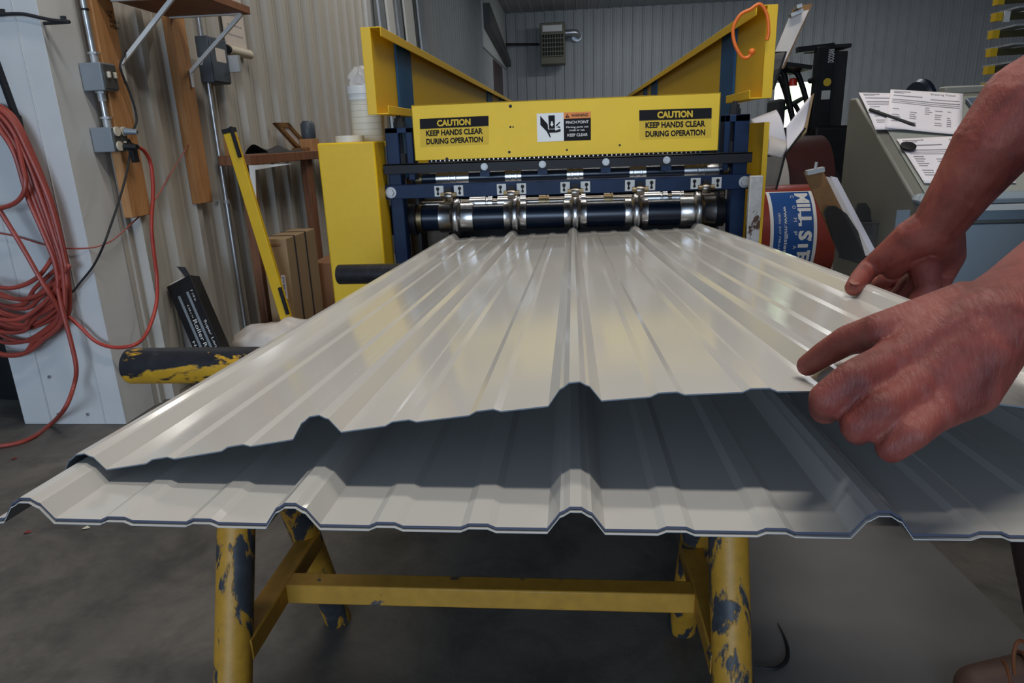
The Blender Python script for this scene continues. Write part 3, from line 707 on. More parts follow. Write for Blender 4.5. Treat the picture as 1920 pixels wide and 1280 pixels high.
# red air hose hung in loops on the jamb
b = B(); rnd = random.Random(3)
for k in range(16):
    g = k / 15; jx = rnd.uniform(-5, 5); jy = rnd.uniform(-8, 8); oy = 2.462 - .035 * (k % 4) / 3 - .02 * rnd.random()
    dn_ = rnd.uniform(0, 1)            # how far this loop hangs down
    bt = 520 + 125 * dn_; rt = 134 - 46 * g + jx
    ctr = [(-70, 215 + 10 * g), (-20, 195 + 22 * g), (25 - 22 * g, 218 + 30 * g), (62 - 34 * g, 290), (rt - 38, 370), (rt - 20 + 12 * g, 440), (rt - 8 + 22 * g, 500), (rt - 4 + 18 * g, bt - 40), (rt - 32, bt), (40 + jx, bt + 22 + jy), (-15, bt + 8 + jy * 2), (-80, bt - 50), (-130, 420), (-120, 300)]
    b.path(crom([at_y(x, y, oy) for x, y in ctr], 7, True), .0085, 8, True)
for lp in ([(-60, 390), (0, 390), (35, 375), (48, 345), (40, 300), (25, 240)], [(0, 395), (40, 460), (80, 530), (105, 570), (118, 600)], [(-40, 530), (20, 540), (70, 520), (100, 480)], [(-40, 590), (30, 600), (80, 570), (112, 530)]):
    b.path(crom([at_y(x, y, 2.375 + (.05, .02, 0, 0, 0, 0)[len(lp) - 1 - k_] if len(lp) - 1 - k_ < 2 else 2.375) for k_, (x, y) in enumerate(lp)] + [at_y(lp[-1][0] - 6, lp[-1][1] + 8, 2.47)], 7), .0085, 8)
tail = [at_y(x, y, 2.40) for x, y in ((108, 540), (118, 585), (133, 640), (143, 690), (138, 725))] + [at_y(122, 765, 2.33), at_z(95, 795, .012), at_z(60, 820, .009), at_z(20, 833, .009), at_z(-60, 842, .009)]
b.path(crom(tail, 8), .0085, 8)
one(b, 'air_hose', 'hose', 'faded red air hose hung in many loops on the white jamb, tail on the floor', 'hose')
p = at_z(8, 752, 0)
b = B().lathe((-2.60, p.y + .26, 0.001), (0, 0, 1), [(0, .245), (.02, .25), (.50, .262), (.51, .272), (.54, .272), (.54, .25)], 40)
one(b, 'bin', 'black', 'black round bin half hidden behind the white jamb', 'bin')

# wooden bench by the wall
yb0, yb1 = at_x(458, 300, -1.62).y + .07, 5.6; zb1 = at_x(460, 291, -1.62).z
t = thing('wood_bench', 'narrow brown wooden bench along the left wall behind the spirit level', 'bench', (-1.7, yb0, 0))
B().box(WX + .068, -1.62, yb0, yb1, zb1 - .05, zb1).build('top', 'wooddark', t, bevel=.003)
yl2 = at_x(578, 380, -1.68).y
for y in (yb0 + .02, yl2):
    B().box(-1.70, -1.655, y, y + .09, 0, zb1 - .05).build('leg', 'wooddark', t, bevel=.003)
B().box(-1.80, -1.74, yb0 + .1, yb0 + .16, zb1, zb1 + .09).build('block', 'wood', t)
b = B(); q = at_y(467, 318, yb0 - .005); pts = [V((q.x, yb0 - .004, zb1 - .05)), V((q.x + .23, yb0 - .004, zb1 - .05)), V((q.x + .14, yb0 - .004, zb1 - .060)), V((q.x + .03, yb0 - .004, zb1 - .074)), V((q.x + .012, yb0 - .004, zb1 - .25)), V((q.x, yb0 - .004, zb1 - .25))]
b.add(pts + [p + V((0, .006, 0)) for p in pts], [(0, 1, 2, 3), (0, 3, 4, 5), (9, 8, 7, 6), (11, 10, 9, 6)] + [(i, (i + 1) % 6, 6 + (i + 1) % 6, 6 + i) for i in range(6)]); b.build('bracket', 'white', t)
def on_bench(px, py, X=-1.7): return at_x(px, py, X)
# black cloth
p = on_bench(520, 288, -1.70); b = B(); n = 10; m_ = 14; vs = []
for i in range(m_):
    for j in range(n):
        u, v = i / (m_ - 1), j / (n - 1); h = .03 * (1 - u) ** .7 * (1 - (2 * v - 1) ** 2) + .015 * math.sin(9 * u + 5 * v) * (1 - (2 * v - 1) ** 2) + .01
        vs.append((-1.80 + .14 * v, p.y - .20 + .5 * u, zb1 + max(.002, h) if 0 < j < n - 1 else zb1 + .001))
b.add(vs, [(i * n + j, i * n + j + 1, (i + 1) * n + j + 1, (i + 1) * n + j) for i in range(m_ - 1) for j in range(n - 1)])
one(b, 'glove', 'blackm', 'crumpled black glove lying on the wooden bench', 'glove')
# rust-red frame
q0, q1 = on_bench(540, 286), on_bench(535, 250)
yy = at_x(562, 285, -1.72).y + .08; b = B()
A0, A1 = V((-1.76, yy - .02, zb1 + .004)), V((-1.80, yy - .26, zb1 + .17)); dv = A1 - A0
wv = V((.03, .14, .0))
def fr(u, v): return A0 + wv * u + dv * v
for u0, u1, v0, v1 in ((0, .24, 0, 1), (.76, 1, 0, 1), (0, 1, 0, .16), (0, 1, .84, 1)): b.prism([fr(u0, v0), fr(u1, v0), fr(u1, v1), fr(u0, v1)], (.02, 0, .004))
b.mt(1).prism([fr(.2, .1), fr(.8, .1), fr(.8, .9), fr(.2, .9)], (.008, 0, .002))
b.mt(0).box(-1.78, -1.68, yy - .05, yy + .16, zb1 + .001, zb1 + .022)
one(b, 'wooden_frame', ['cork', 'paper2'], 'small rust-brown frame with pale middle leaning on the bench', 'frame')
y_ = at_x(578, 262, -1.70).y
one(B().box(-1.74, -1.66, y_ - .05, y_ + .08, zb1, zb1 + .075), 'wood_block', 'wood', 'short pine block on the bench beside the yellow cabinet', 'block')
b = B().lathe((-1.70, y_ + .015, zb1 + .076), (0, 0, 1), [(0, .03), (0, .04), (.01, .045), (.09, .045), (.11, .03), (.11, .01)], 24)
one(b, 'grey_can', 'slate', 'small dark grey can standing on the pine block', 'can')
# spirit level
lo, hi = at_z(570, 690, .02), at_x(432, 250, -1.60)
lo = at_y(549, 636, 3.18); hi = at_y(431, 249, 3.18); lo = lo + (lo - hi) * ((lo.z - .012) / (hi.z - lo.z))
t = thing('spirit_level', 'long yellow spirit level leaning against the wooden bench', 'spirit level', (lo.x, lo.y, 0))
d = (hi - lo); b = B(); b.bar(lo, hi, .055, .025, (0, 1, 0)); b.build('body', 'levely', t, bevel=.003)
for f_ in (.96, .30, .09):
    c = lo + d * f_ + V((.02, -.016, .004)); b = B(); b.bar(c - d.normalized() * .07, c + d.normalized() * .07, .018, .012, (0, 1, 0)); b.build('vial_window', 'black', t, bevel=.004)
b = B(); b.bar(hi, hi + d.normalized() * .02, .058, .03, (0, 1, 0)); b.build('end_cap', 'black', t)
# cartons
def carton(pl, pe, pr, pyt, Y, m, name, label, depth):
    x0, x1 = at_y(pl, pyt + 60, Y).x, at_y(pe, pyt + 60, Y).x; zt_ = at_y(pe, pyt, Y).z
    t = thing(name, label, 'carton', ((x0 + x1) / 2, Y, 0)); B().box(x0, x1, Y, Y + depth, .002, zt_).build('body', m, t, bevel=.004); return t, x0, x1, zt_
t, x0, x1, zc_ = carton(497, 543, 590, 447, 3.30, 'card', 'tall_carton', 'tall tan cardboard carton with dark straps behind the spirit level', .40)
for f_ in (.25, .62):
    y = 3.30 + f_ * .40; b = B(); b.box(x0 - .002, x1 + .002, y, y + .012, zc_ - .001, zc_ + .002); b.box(x1 - .001, x1 + .003, y, y + .012, .004, zc_); b.build('strap', 'blackm', t)
b = B(); b.box(x0 - .001, x1 - .03, 3.297, 3.301, zc_ - .035, zc_ - .025); b.build('tape_strip', 'cardside', t)
A, C = at_y(527, 516, 3.299), at_y(539, 560, 3.299)
b = B(); b.box(A.x, C.x + .004, 3.296, 3.301, C.z, A.z); b.mt(1)
w_ = C.x - A.x; hgt = A.z - C.z; b.text('PS4830', V((A.x + w_ * .28, 3.2955, A.z - .010)), (0, 0, -1), (1, 0, 0), hgt * .8, w_ * .6, bold=.01)
b.build('paper_label', ['paper', 'bluelab'], t)
carton(590, 640, 640, 492, 3.78, 'cardside', 'brown_carton', 'reddish brown carton on the floor between the tall carton and the yellow cabinet', .35)
# black printed box leaning at the wall
c = [at_y(312, 538, 2.92), at_y(355, 515, 2.92), at_y(432, 634, 2.90), at_y(378, 655, 2.90)]
U = (c[1] - c[0]); Dn = ((c[2] - c[1]) + (c[3] - c[0])) / 2; Dn.y = -.10
L = (c[0].z - .02) / -Dn.z
base = c[0]; Uw = U.length; un = U.normalized(); dn = Dn.normalized(); Ln = Dn.length * L
nn = un.cross(dn).normalized(); nn = nn if nn.y < 0 else -nn
P = lambda x, y, k=0: base + un * x * Uw + dn * y * Ln + nn * k
t = thing('black_carton', 'long black printed carton leaning on the wall beside the plastic bag', 'carton', P(.5, 1))
B().prism([P(0, 0), P(1, 0), P(1, 1), P(0, 1)], nn * -.07).build('body', 'black', t, bevel=.002)
b = B(); b.prism([P(.12, -.001, -.006), P(.75, -.001, -.006), P(.75, -.001, -.012), P(.12, -.001, -.012)], dn * -.006); b.build('insert', 'paper2', t)
b = B(); b.prism([P(.82, 0), P(1, 0), P(1, -.07, .01), P(.78, -.10, .02)], nn * -.004); b.build('flap', 'blackm', t)
b = B()
for x in (.26, .62): b.mt(0).add([P(x, .12, .001), P(x + .10, .12, .001), P(x + .10, 1, .001), P(x, 1, .001)], [(0, 1, 2, 3)])
b.mt(1)
for st, x, y, l, h in (('Super Long Lasting', .79, .40, .46, .13), ('Heavy Duty', .06, .52, .34, .13), ('Roller', .43, .36, .19, .15), ('Rapid Roller', .41, .57, .36, .17), ('4 3/8 x 14', .46, .22, .12, .06), ('7 1/4 in', .80, .12, .10, .08)):
    b.text(st, P(x, y, .0015), dn, un, l * Ln, h * Uw)
b.build('print', ['grey', 'ltext'], t)
# plastic bag
p = at_z(500, 735, 0); b = B(); b.ball((p.x + .02, p.y + .25, .13), 1, 40, (.26, .16, .14))
for q in b.v:
    d = q - V((p.x + .02, p.y + .25, .13)); k = 1 + .22 * noise.noise(q * 7) + .12 * noise.noise(q * 19); q.x, q.y, q.z = (p.x + .02 + d.x * k, p.y + .25 + d.y * k, max(.002, .13 + d.z * k))
one(b, 'plastic_bag', 'plastic', 'crumpled off-white plastic bag on the floor beside the black carton', 'bag')
# leaning metal strips farther along the wall
for i, (pa, pb2, m, lab) in enumerate(((703, 713, 'galv', 'nearest thin metal strip leaning on the left wall, just behind the white post'), (719, 731, 'white', 'bright wide strip leaning on the left wall beside the white post'), (738, 746, 'galv', 'narrow strip with dark cap leaning between two bright strips'), (753, 769, 'white', 'widest bright strip leaning on the left wall above the yellow guard'), (780, 791, 'galv', 'farthest grey strip of those leaning on the left wall'))):
    X = WX + .09; y0, y1 = at_x(pa, 40, X).y, at_x(pb2, 40, X).y
    b = B(); b.hexa([(X + .12, y0, 0), (X + .14, y0, 0), (X + .14, y1, 0), (X + .12, y1, 0)], [(X - .05, y0, 4.2), (X - .03, y0, 4.2), (X - .03, y1, 4.2), (X - .05, y1, 4.2)])
    one(b, 'metal_strip', m, lab, 'metal strip', 'metal strips leaning on the left wall')
# floor litter
for i, (x, y, lab) in enumerate(((25, 860, 'dry red leaf scrap on the floor below the hose tail'), (50, 998, 'dark red leaf scrap on the floor left of the sheet corner'), (160, 990, 'tan scrap on the floor under the left sheet corner'))):
    p = at_z(x, y, .003); b = B(); b.add([(p.x - .011, p.y, .002), (p.x, p.y - .007, .005), (p.x + .014, p.y + .003, .003), (p.x + .002, p.y + .009, .007)], [(0, 1, 2, 3)])
    one(b, 'leaf_scrap', 'leaf' if i < 2 else 'tape', lab, 'scrap', 'scraps on the floor')

# ------------------------------------------------------------------ right side: mat, console, coils, papers
b = B(); E1, E2 = at_z(1735, 1010, 0), at_z(1920, 1190, 0); dE = (E2 - E1).normalized()
far_, near_ = E1 - dE * 1.0, E1 + dE * 1.6
b.prism([(far_.x, far_.y, .0005), (near_.x, near_.y, .0005), (near_.x - .78, near_.y, .0005), (far_.x - .42, far_.y, .0005)], (0, 0, .003))
one(b, 'floor_mat', 'matg', 'smooth dark grey mat on the concrete right of the sawhorse', 'mat')
pts = [at_z(x, y, .008) for x, y in ((1458, 1168), (1470, 1192), (1477, 1216), (1474, 1238), (1455, 1252), (1430, 1251), (1412, 1248))]
cp = crom(pts, 8); N = len(cp)
one(B().path(cp, [.001 + .0035 * math.sin(math.pi * i / (N - 1)) ** 2 for i in range(N)], 8), 'black_scrap', 'black', 'curled black strip of scrap on the mat by the front sawhorse leg', 'scrap')

XC = .829; YF, YB = 1.75, 2.20; ZF, ZB = .897, 1.163
cn = thing('control_console', 'grey-green sloped control console with papers on top, behind the hands', 'console', (1.4, 2, 0))
x1 = 2.1
B().prism([(XC, YF, .16), (XC, YB + .05, .16), (XC, YB + .05, ZB), (XC, YB, ZB), (XC, YF, ZF)], (x1 - XC, 0, 0)).box(XC + .1, x1 - .05, YF + .22, YB, 0, .16).build('body', 'console', cn, bevel=.006)
sl = V((0, YB - YF, ZB - ZF)).normalized(); sn = V((0, -sl.z, sl.y)); sp = V((XC, YF, ZF))
b = B().prism([sp + sn * .001 + V((.03, 0, 0)) + sl * .02, sp + sn * .001 + V((1.2, 0, 0)) + sl * .02, sp + sn * .001 + V((1.2, 0, 0)) + sl * .5, sp + sn * .001 + V((.03, 0, 0)) + sl * .5], sn * .004); b.build('sloped_top', 'consolet', cn, bevel=.002)
B().box(XC + .25, x1, YB + .005, YB + .045, ZB, ZB + .022).build('back_ledge', 'consolet', cn, bevel=.004)
zl = at_y(1760, 370, YF - .03).z
b = B(); b.box(XC - .012, x1, YF - .03, YF + .02, zl - .02, ZF + .028); b.build('front_lip', 'consoleb', cn, bevel=.014)
B().box(XC + .005, x1, YF - .034, YF, zl - .033, zl - .02).build('trim_strip', 'plate', cn)
z2 = at_y(1850, 417, YF - .02).z
B().box(XC + .005, x1, YF - .022, YF, z2 + .005, zl - .033).build('upper_panel', 'consoleb', cn, bevel=.003)
B().box(XC + .005, x1, YF - .022, YF, .17, z2 - .004).build('front_panel', 'consoleb', cn, bevel=.003)
def slope(px, py, k=.008): return at_plane(px, py, sp + sn * k, sn)
b = B(); q = [slope(x, y, .008) for x, y in ((1808, 190), (1905, 186), (1925, 242), (1852, 245))]; b.prism(q, sn * .012); b.build('screen_panel', 'screen', cn, bevel=.003)
def paper(corners, label, k=.007, seed=0, lines=()):
    c = [slope(x, y, k) for x, y in corners]; b = B(); n = 12; R_ = random.Random(seed)
    P = lambda u, v: (c[0] * (1 - u) * (1 - v) + c[1] * u * (1 - v) + c[2] * u * v + c[3] * (1 - u) * v) + sn * (.004 * math.sin(3 * u + seed) * math.sin(2.5 * v) + .004)
    b.add([P(i / n, j / n) for j in range(n + 1) for i in range(n + 1)], [(j * (n + 1) + i, j * (n + 1) + i + 1, (j + 1) * (n + 1) + i + 1, (j + 1) * (n + 1) + i) for j in range(n) for i in range(n)])
    b.mt(1)
    def ln(u0, u1, v0, v1): 
        K = 6; b.add([P(u0 + (u1 - u0) * i / K, vv) + sn * .0012 for vv in (v0, v1) for i in range(K + 1)], [(i, i + 1, K + 2 + i, K + 1 + i) for i in range(K)])
    for l in lines: ln(*l)
    for col, (u0, u1) in enumerate(((.06, .2), (.3, .42), (.5, .6), (.64, .74), (.8, .86))):
        for r_ in range(9):
            if R_.random() < .72: v = .42 + r_ * .05; ln(u0, u0 + (u1 - u0) * R_.uniform(.6, 1), v, v + .012)
    b.mt(1).text('Shipping Ticket', None, None, None, .34, .045, fn=lambda x, y: P(.56 + x, .10 - y) + sn * .0012, bold=.01)
    o = one(b, 'paper_form', ['paper', 'ink'], label, 'paper', 'printed forms on the console')
    sd = o.modifiers.new('s', 'SOLIDIFY'); sd.thickness = .0004; return o
LN = [(.05, .28, .05, .062), (.05, .2, .085, .095), (.05, .45, .16, .178), (.56, .95, .2, .212), (.04, .96, .27, .285), (.04, .96, .32, .328), (.04, .96, .36, .37)]
paper([(1609, 176), (1745, 178), (1775, 246), (1640, 247)], 'printed white form under the others, with the dark pencil across it', .005, 1, LN)
paper([(1669, 170), (1805, 178), (1803, 254), (1658, 243)], 'upper right printed white form overlapping the one with the pencil', .009, 2, LN)
paper([(1680, 263), (1850, 255), (1905, 345), (1732, 346)], 'lower printed white form with the round black puck on it', .006, 3, LN)
p, q = slope(1630, 205, .02), slope(1713, 234, .016)
t = thing('pencil', 'dark pencil lying across the left printed form', 'pencil', p)
B().cyl(p, q, .005, n=6).build('shaft', 'black', t); B().cyl(q, q + (q - p).normalized() * .006, .0045, .001, n=6).build('tip', 'greyd', t)
p = slope(1702, 277, .013); one(B().lathe(p, sn, [(0, .017), (.001, .019), (.007, .019), (.008, .017)], 28), 'puck', 'black', 'small round black puck on the lower printed form', 'puck')

# document pocket on the console side, with clipboard
hp = thing('document_pocket', 'smoked plastic document pocket on the left side of the console', 'document holder', (XC - .05, 1.9, .75))
c = [at_y(x, y, 1.86) for x, y in ((1542, 385), (1650, 425), (1645, 500), (1572, 478))]
b = B(); b.prism([at_y(x, y, 1.86) for x, y in ((1546, 401), (1549, 391), (1554, 386), (1567, 386), (1588, 401), (1609, 434), (1626, 490), (1576, 482))], (0, .012, 0)); b.build('front_face', 'smoke', hp)
b = B(); b.prism([at_y(x, y, 1.98) for x, y in ((1604, 440), (1605, 392), (1612, 381), (1624, 380), (1632, 392), (1637, 440))], (0, .012, 0)); b.build('rear_strap', 'smoke', hp)
c2 = [at_y(x, y, 1.95) for x, y in ((1600, 418), (1650, 418), (1650, 500), (1575, 480))]
b = B(); b.prism(c2, (0, .006, 0)); b.path(c2[:3], .003, 8); b.build('back_face', 'smokec', hp)
B().prism([c[3], c[2], c2[2] , c2[3]], (0, 0, -.006)).build('bottom', 'smoke', hp)
cbp = thing('clipboard', 'brown hardboard clipboard standing in the smoked pocket of the console', 'clipboard', at_y(1560, 400, 1.9))
c = [at_y(x, y, 1.90) for x, y in ((1508, 324), (1542, 318), (1622, 480), (1570, 470))]; B().prism(c, (.0, .006, 0)).build('board', 'cork', cbp)
p = at_y(1528, 319, 1.895); b = B(); b.bar(at_y(1512, 324, 1.893), at_y(1544, 317, 1.893), .02, .012, (0, 0, 1)); b.cyl(p, at_y(1531, 304, 1.893), .004, n=8); b.build('clip', 'zinc', cbp)
for k, (dx, lab) in enumerate(((0, 'pale sheaf of papers in the pocket against the clipboard'), (12, 'outer pale sheaf of papers leaning in the smoked pocket'))):
    c = [at_y(x + dx, y, 1.915 + k * .012) for x, y in ((1545, 330), (1558, 333), (1634, 478), (1615, 480))]
    one(B().prism(c, (0, .005, 0)), 'paper_sheaf', 'paper' if k else 'paper2', lab, 'papers', 'papers in the console pocket')
p = at_y(1690, 410, 1.74); one(B().box(p.x - .03, p.x + .0, 1.7, 1.704, p.z - .03, p.z + .025), 'note', 'consoleb', 'small blue-grey printed note at the console corner', 'note')

# wire basket with open binder and clipboard at the machine's right guard
bk = thing('wire_basket', 'black wire and mesh basket holding open papers at the machine right side', 'basket', at_y(1470, 250, 2.75))
c = [at_y(x, y, 2.72) for x, y in ((1434, 290), (1472, 290), (1455, 356), (1436, 356))]; B().prism(c, (0, .1, 0)).build('mesh_front', 'smokec', bk)
b = B(); b.path([at_y(x, y, 2.70) for x, y in ((1434, 292), (1472, 290), (1510, 240))], .004, 8); b.path([at_y(x, y, 2.70) for x, y in ((1472, 290), (1462, 330), (1455, 356))], .004, 8); b.build('wire_frame', 'black', bk)
def curved_pages(curve, wv, m, name, label, thick=.012):
    p = crom([at_y(x, y, Y) for x, y, Y in curve], 8); b = B(); n = len(p); w0 = V(wv)
    b.v = list(p) + [q + w0 for q in p]; 
    for i in range(n - 1): b.f.append((i, i + 1, n + i + 1, n + i)); b.m.append(0)
    o = one(b, name, m, label, 'papers', 'open papers in the basket'); s_ = o.modifiers.new('s', 'SOLIDIFY'); s_.thickness = thick; return o
def fan(a, bb, cc, dd, m, name, label, bulge=.03, thick=.006):
    A_, B_, C_, D_ = [at_y(*q) for q in (a, bb, cc, dd)]; b = B(); n = 10
    nn_ = (B_ - A_).cross(D_ - A_).normalized(); nn_ = nn_ if nn_.y < 0 else -nn_
    vs = []
    for j in range(n + 1):
        for i in range(n + 1):
            u, v = i / n, j / n; vs.append((A_ * (1 - u) + B_ * u) * (1 - v) + (D_ * (1 - u) + C_ * u) * v + nn_ * bulge * math.sin(math.pi * v) * (.4 + .6 * u))
    b.add(vs, [(j * (n + 1) + i, j * (n + 1) + i + 1, (j + 1) * (n + 1) + i + 1, (j + 1) * (n + 1) + i) for j in range(n) for i in range(n)])
    o = one(b, name, m, label, 'papers', 'open papers in the basket'); s_ = o.modifiers.new('s', 'SOLIDIFY'); s_.thickness = thick; return o
fan((1408, 226, 2.82), (1456, 208, 2.82), (1476, 282, 2.74), (1438, 286, 2.74), 'paper', 'paper_sheaf', 'white pages flopping over the near side of the wire basket', .04)
fan((1440, 255, 2.72), (1473, 268, 2.72), (1465, 296, 2.70), (1438, 290, 2.70), 'paper2', 'paper_sheaf', 'curled lower pages drooping below the white ones in the basket', .02)
fan((1474, 238, 2.80), (1519, 180, 2.84), (1504, 252, 2.78), (1474, 287, 2.74), 'paper', 'paper_sheaf', 'white pages rising on the right of the wire basket', -.02)
fan((1510, 192, 2.87), (1527, 176, 2.87), (1511, 250, 2.80), (1494, 268, 2.78), 'card', 'manila_folder', 'tan folder behind the right-hand pages in the basket', 0)
cl = thing('clipboard', 'tall clipboard with white sheet standing above the right yellow guard', 'clipboard', at_y(1470, 100, 2.8))
c = [at_y(x, y, 2.80) for x, y in ((1489, 12), (1524, 6), (1470, 128), (1436, 140))]; B().prism(c, (0, .008, 0)).build('board', 'cork', cl)
c = [at_y(x, y, 2.796) for x, y in ((1482, 27), (1517, 18), (1467, 126), (1437, 137))]; B().prism(c, (0, .003, 0)).build('sheet', 'paper2', cl)
b = B(); b.bar(at_y(1481, 30, 2.785), at_y(1504, 20, 2.785), .03, .012, (0, 0, 1)); b.bar(at_y(1490, 15, 2.785), at_y(1500, 12, 2.785), .05, .012, (0, 0, 1)); b.build('clip', 'zinc', cl)
c = [at_y(x, y, 2.78) for x, y in ((1436, 98), (1474, 96), (1448, 170), (1430, 172))]
t = thing('clipboard_holder', 'smoked plastic holder with black rim gripping the tall clipboard', 'holder', at_y(1450, 150, 2.8))
q = (c[0] + c[3]) / 2; B().box(.632, q.x + .02, 2.784, 2.80, q.z - .01, q.z + .01).build('mounting_arm', 'black', t)
B().prism(c, (0, .008, 0)).build('pocket', 'smokec', t); B().path([at_y(x, y, 2.775) for x, y in ((1436, 99), (1474, 97), (1450, 168))], .004, 8).build('rim', 'black', t)

# steel coils
def coil(cx0, cx1, cy_, cz, r, m, label, bore=.25):
    t = thing('steel_coil', label, 'steel coil', ((cx0 + cx1) / 2, cy_, 0), 'painted steel coils on the floor')
    b = B(); b.lathe((cx0, cy_, cz), (1, 0, 0), [(0, bore), (0, r - .004), (.004, r), (cx1 - cx0 - .004, r), (cx1 - cx0, r - .004), (cx1 - cx0, bore)], 72); b.build('coil', m, t)
    B().lathe((cx0 - .001, cy_, cz), (1, 0, 0), [(0, bore * .98), (cx1 - cx0 + .002, bore * .98)], 36).build('core', 'blackm', t)
    return t
YR = 4.7; d = ray(1480, 440); zc_ = CAMH + d.z / d.y * YR; d2 = ray(1480, 346); sl1 = math.atan2(-d.z, d.y) - math.atan2(-d2.z, d2.y)
rr = math.hypot(YR, CAMH - zc_) * math.sin(sl1); cc = V((0, YR, zc_)); yn = YR - rr
xa, xb = at_y(1424, 430, yn).x, at_y(1572, 430, yn).x
rc = coil(xa, xb, YR, zc_, rr, 'redcoil', 'red steel coil with a blue printed label beside the machine')
B().box(xa + .05, xb - .05, YR - rr * .7, YR + rr * .7, 0.001, zc_ - rr * .9).build('cradle', 'wooddark', rc)
def oncoil(x, a, k=.002): return V((x, YR - (rr + k) * math.cos(a), zc_ + (rr + k) * math.sin(a)))
def coil_angle(px, py):
    best = 0; bd = 1e9
    for i in range(-60, 100):
        a = i * .02; q = oncoil((xa + xb) / 2, a); v = q - EYE; py_ = 640 - FPX * v.dot(_u) / v.dot(_f)
        if abs(py_ - py) < bd: bd = abs(py_ - py); best = a
    return best
a0, a1 = coil_angle(1480, 359), coil_angle(1480, 478) - .70
lx0, lx1 = at_y(1445, 435, yn).x, at_y(1533, 430, yn).x
b = B(); K = 24
def labelgrid(x0, x1, s0, s1, k, m):
    b.mt(m); b.add([oncoil(x, s0 + (s1 - s0) * i / K, k) for i in range(K + 1) for x in (x0, x1)], [(2 * i, 2 * i + 1, 2 * i + 3, 2 * i + 2) for i in range(K)])
labelgrid(lx0, lx1, a0, a1, .002, 0); labelgrid(lx0 + .02, lx1 - .02, a0 - .03, a1 + .03, .003, 1)
LW = lx1 - lx0; AR = a0 - a1
def ctext(st, x, s, l, h, m=0, bold=0): b.mt(m).text(st, None, None, None, 1, 1, bold=bold, fn=lambda u, v: oncoil(lx0 + LW * (x + h * v), a0 - AR * (s + l * u), .004))
ctext('MILL STEEL', .60, .04, .86, .29, bold=.045)
for i, ch in enumerate('COMPANY'): ctext(ch, .50, .07 + i * .125, .035, .07)
ctext('www.millsteel.com', .30, .20, .62, .08, bold=.01); ctext('(800) 247 MILL(6455)', .17, .27, .45, .055)
b.build('printed_label', ['ltext', 'bluelab'], rc)
coil(at_y(1478, 300, 6.5).x, at_y(1572, 300, 6.5).x, 7.0, .5, .5, 'brown', 'dark brown steel coil behind the papers, right of the white coil', .22)
coil(at_y(1405, 300, 6.3).x, at_y(1487, 300, 6.3).x, 6.75, .45, .445, 'whitecoil', 'off-white steel coil behind the wire basket', .22)

# ------------------------------------------------------------------ forklift
fx0 = at_y(1530, 85, 10).x; fx1 = at_y(1592, 85, 10).x; fz = at_y(1562, 84, 10).z
fk = thing('forklift', 'black forklift with tall mast in front of the bright doorway', 'forklift', (3, 10, 0))
b = B(); b.box(fx0 - .02, fx1 - .22, 9.85, 10.0, .05, fz - .03); b.build('mast_rail', 'black', fk, bevel=.01)
b = B(); b.box(fx1 - .2, fx1, 10.0, 10.5, .05, fz - .08); b.box(fx0, fx1, 9.9, 10.5, fz - .05, fz); b.build('mast_frame', 'blackm', fk, bevel=.01)
b = B(); b.bar((fx0 - .25, 9.95, fz - .05), (fx0 + .2, 9.95, fz - .02), .12, .07); b.build('mast_head', 'black', fk)
b = B(); q0 = at_y(1553, 117, 9.84); q1 = at_y(1561, 92, 9.84); L = q1.z - q0.z
b.text('DOOSAN', V((q0.x + .07, 9.845, q0.z)), (0, 0, 1), (-1, 0, 0), L, .075, bold=.01); b.build('lettering', 'ltext', fk)
p = at_y(1551, 154, 9.845); B().cyl(p, p + V((0, -.004, 0)), .05, n=24).build('round_sticker', 'sticky', fk)
p = at_y(1548, 178, 9.845); B().box(p.x - .055, p.x + .055, 9.84, 9.846, p.z - .055, p.z + .055).build('square_sticker', 'plate', fk)
gx = [at_y(x, y, 10.0) for x, y in ((1458, 132), (1470, 140), (1478, 180), (1492, 250))]
b = B(); b.path(crom(gx, 8), .035, 10); gx = [at_y(x, y, 10.0) for x, y in ((1458, 132), (1490, 134), (1502, 155), (1515, 200), (1530, 260))]; b.path(crom(gx, 8), .035, 10)
b.path(crom([q + V((0, .8, 0)) for q in gx], 8), .035, 10)
A, C = at_y(1455, 126, 10), at_y(1502, 132, 10); b.bar(A, C, .9, .05, (0, 0, 1)); b.build('overhead_guard', 'black', fk)
p = at_y(1487, 152, 10.0); b = B(); b.lathe(p - V((0, 0, .06)), (0, 0, 1), [(0, .055), (.02, .055), (.09, .045), (.1, .02)], 20); b.build('beacon', 'red', fk)
p = at_y(1520, 151, 10.0); B().ball(p, .04, 12).build('mirror', 'black', fk)
b = B(); b.box(fx0 - .75, fx0 - .05, 9.7, 10.7, .35, 1.02); b.box(fx0 - 1.3, fx0 - .7, 9.7, 10.7, .25, 1.0); b.box(fx0, fx1 + .45, 9.75, 10.6, .35, 1.08); b.build('chassis', 'black', fk, bevel=.04)
b = B(); q = at_y(1486, 215, 10.2); b.box(q.x - .22, q.x + .2, 10.0, 10.5, .95, 1.08); b.box(q.x - .28, q.x - .15, 10.0, 10.5, 1.0, 1.45); b.build('seat', 'blackm', fk, bevel=.04)
b = B(); q = at_y(1490, 195, 10.15); b.lathe(q, V((-.5, 0, .85)), [(0, .15), (.015, .17), (.03, .15)], 24); b.cyl(q, q + V((.25, 0, -.4)), .03, n=10); b.build('steering_wheel', 'blackm', fk)
for x in (fx0 - 1.0, fx0 + .1):
    for y in (9.62, 10.6): B().lathe((x, y, .3), (0, 1, 0), [(0, .12), (0, .27), (.03, .3), (.17, .3), (.2, .27), (.2, .12)], 32).build('wheel', 'blackm', fk)
for y in (9.95, 10.4): B().box(fx1 + .4, fx1 + 1.3, y, y + .1, .06, .1).build('fork', 'greyd', fk)

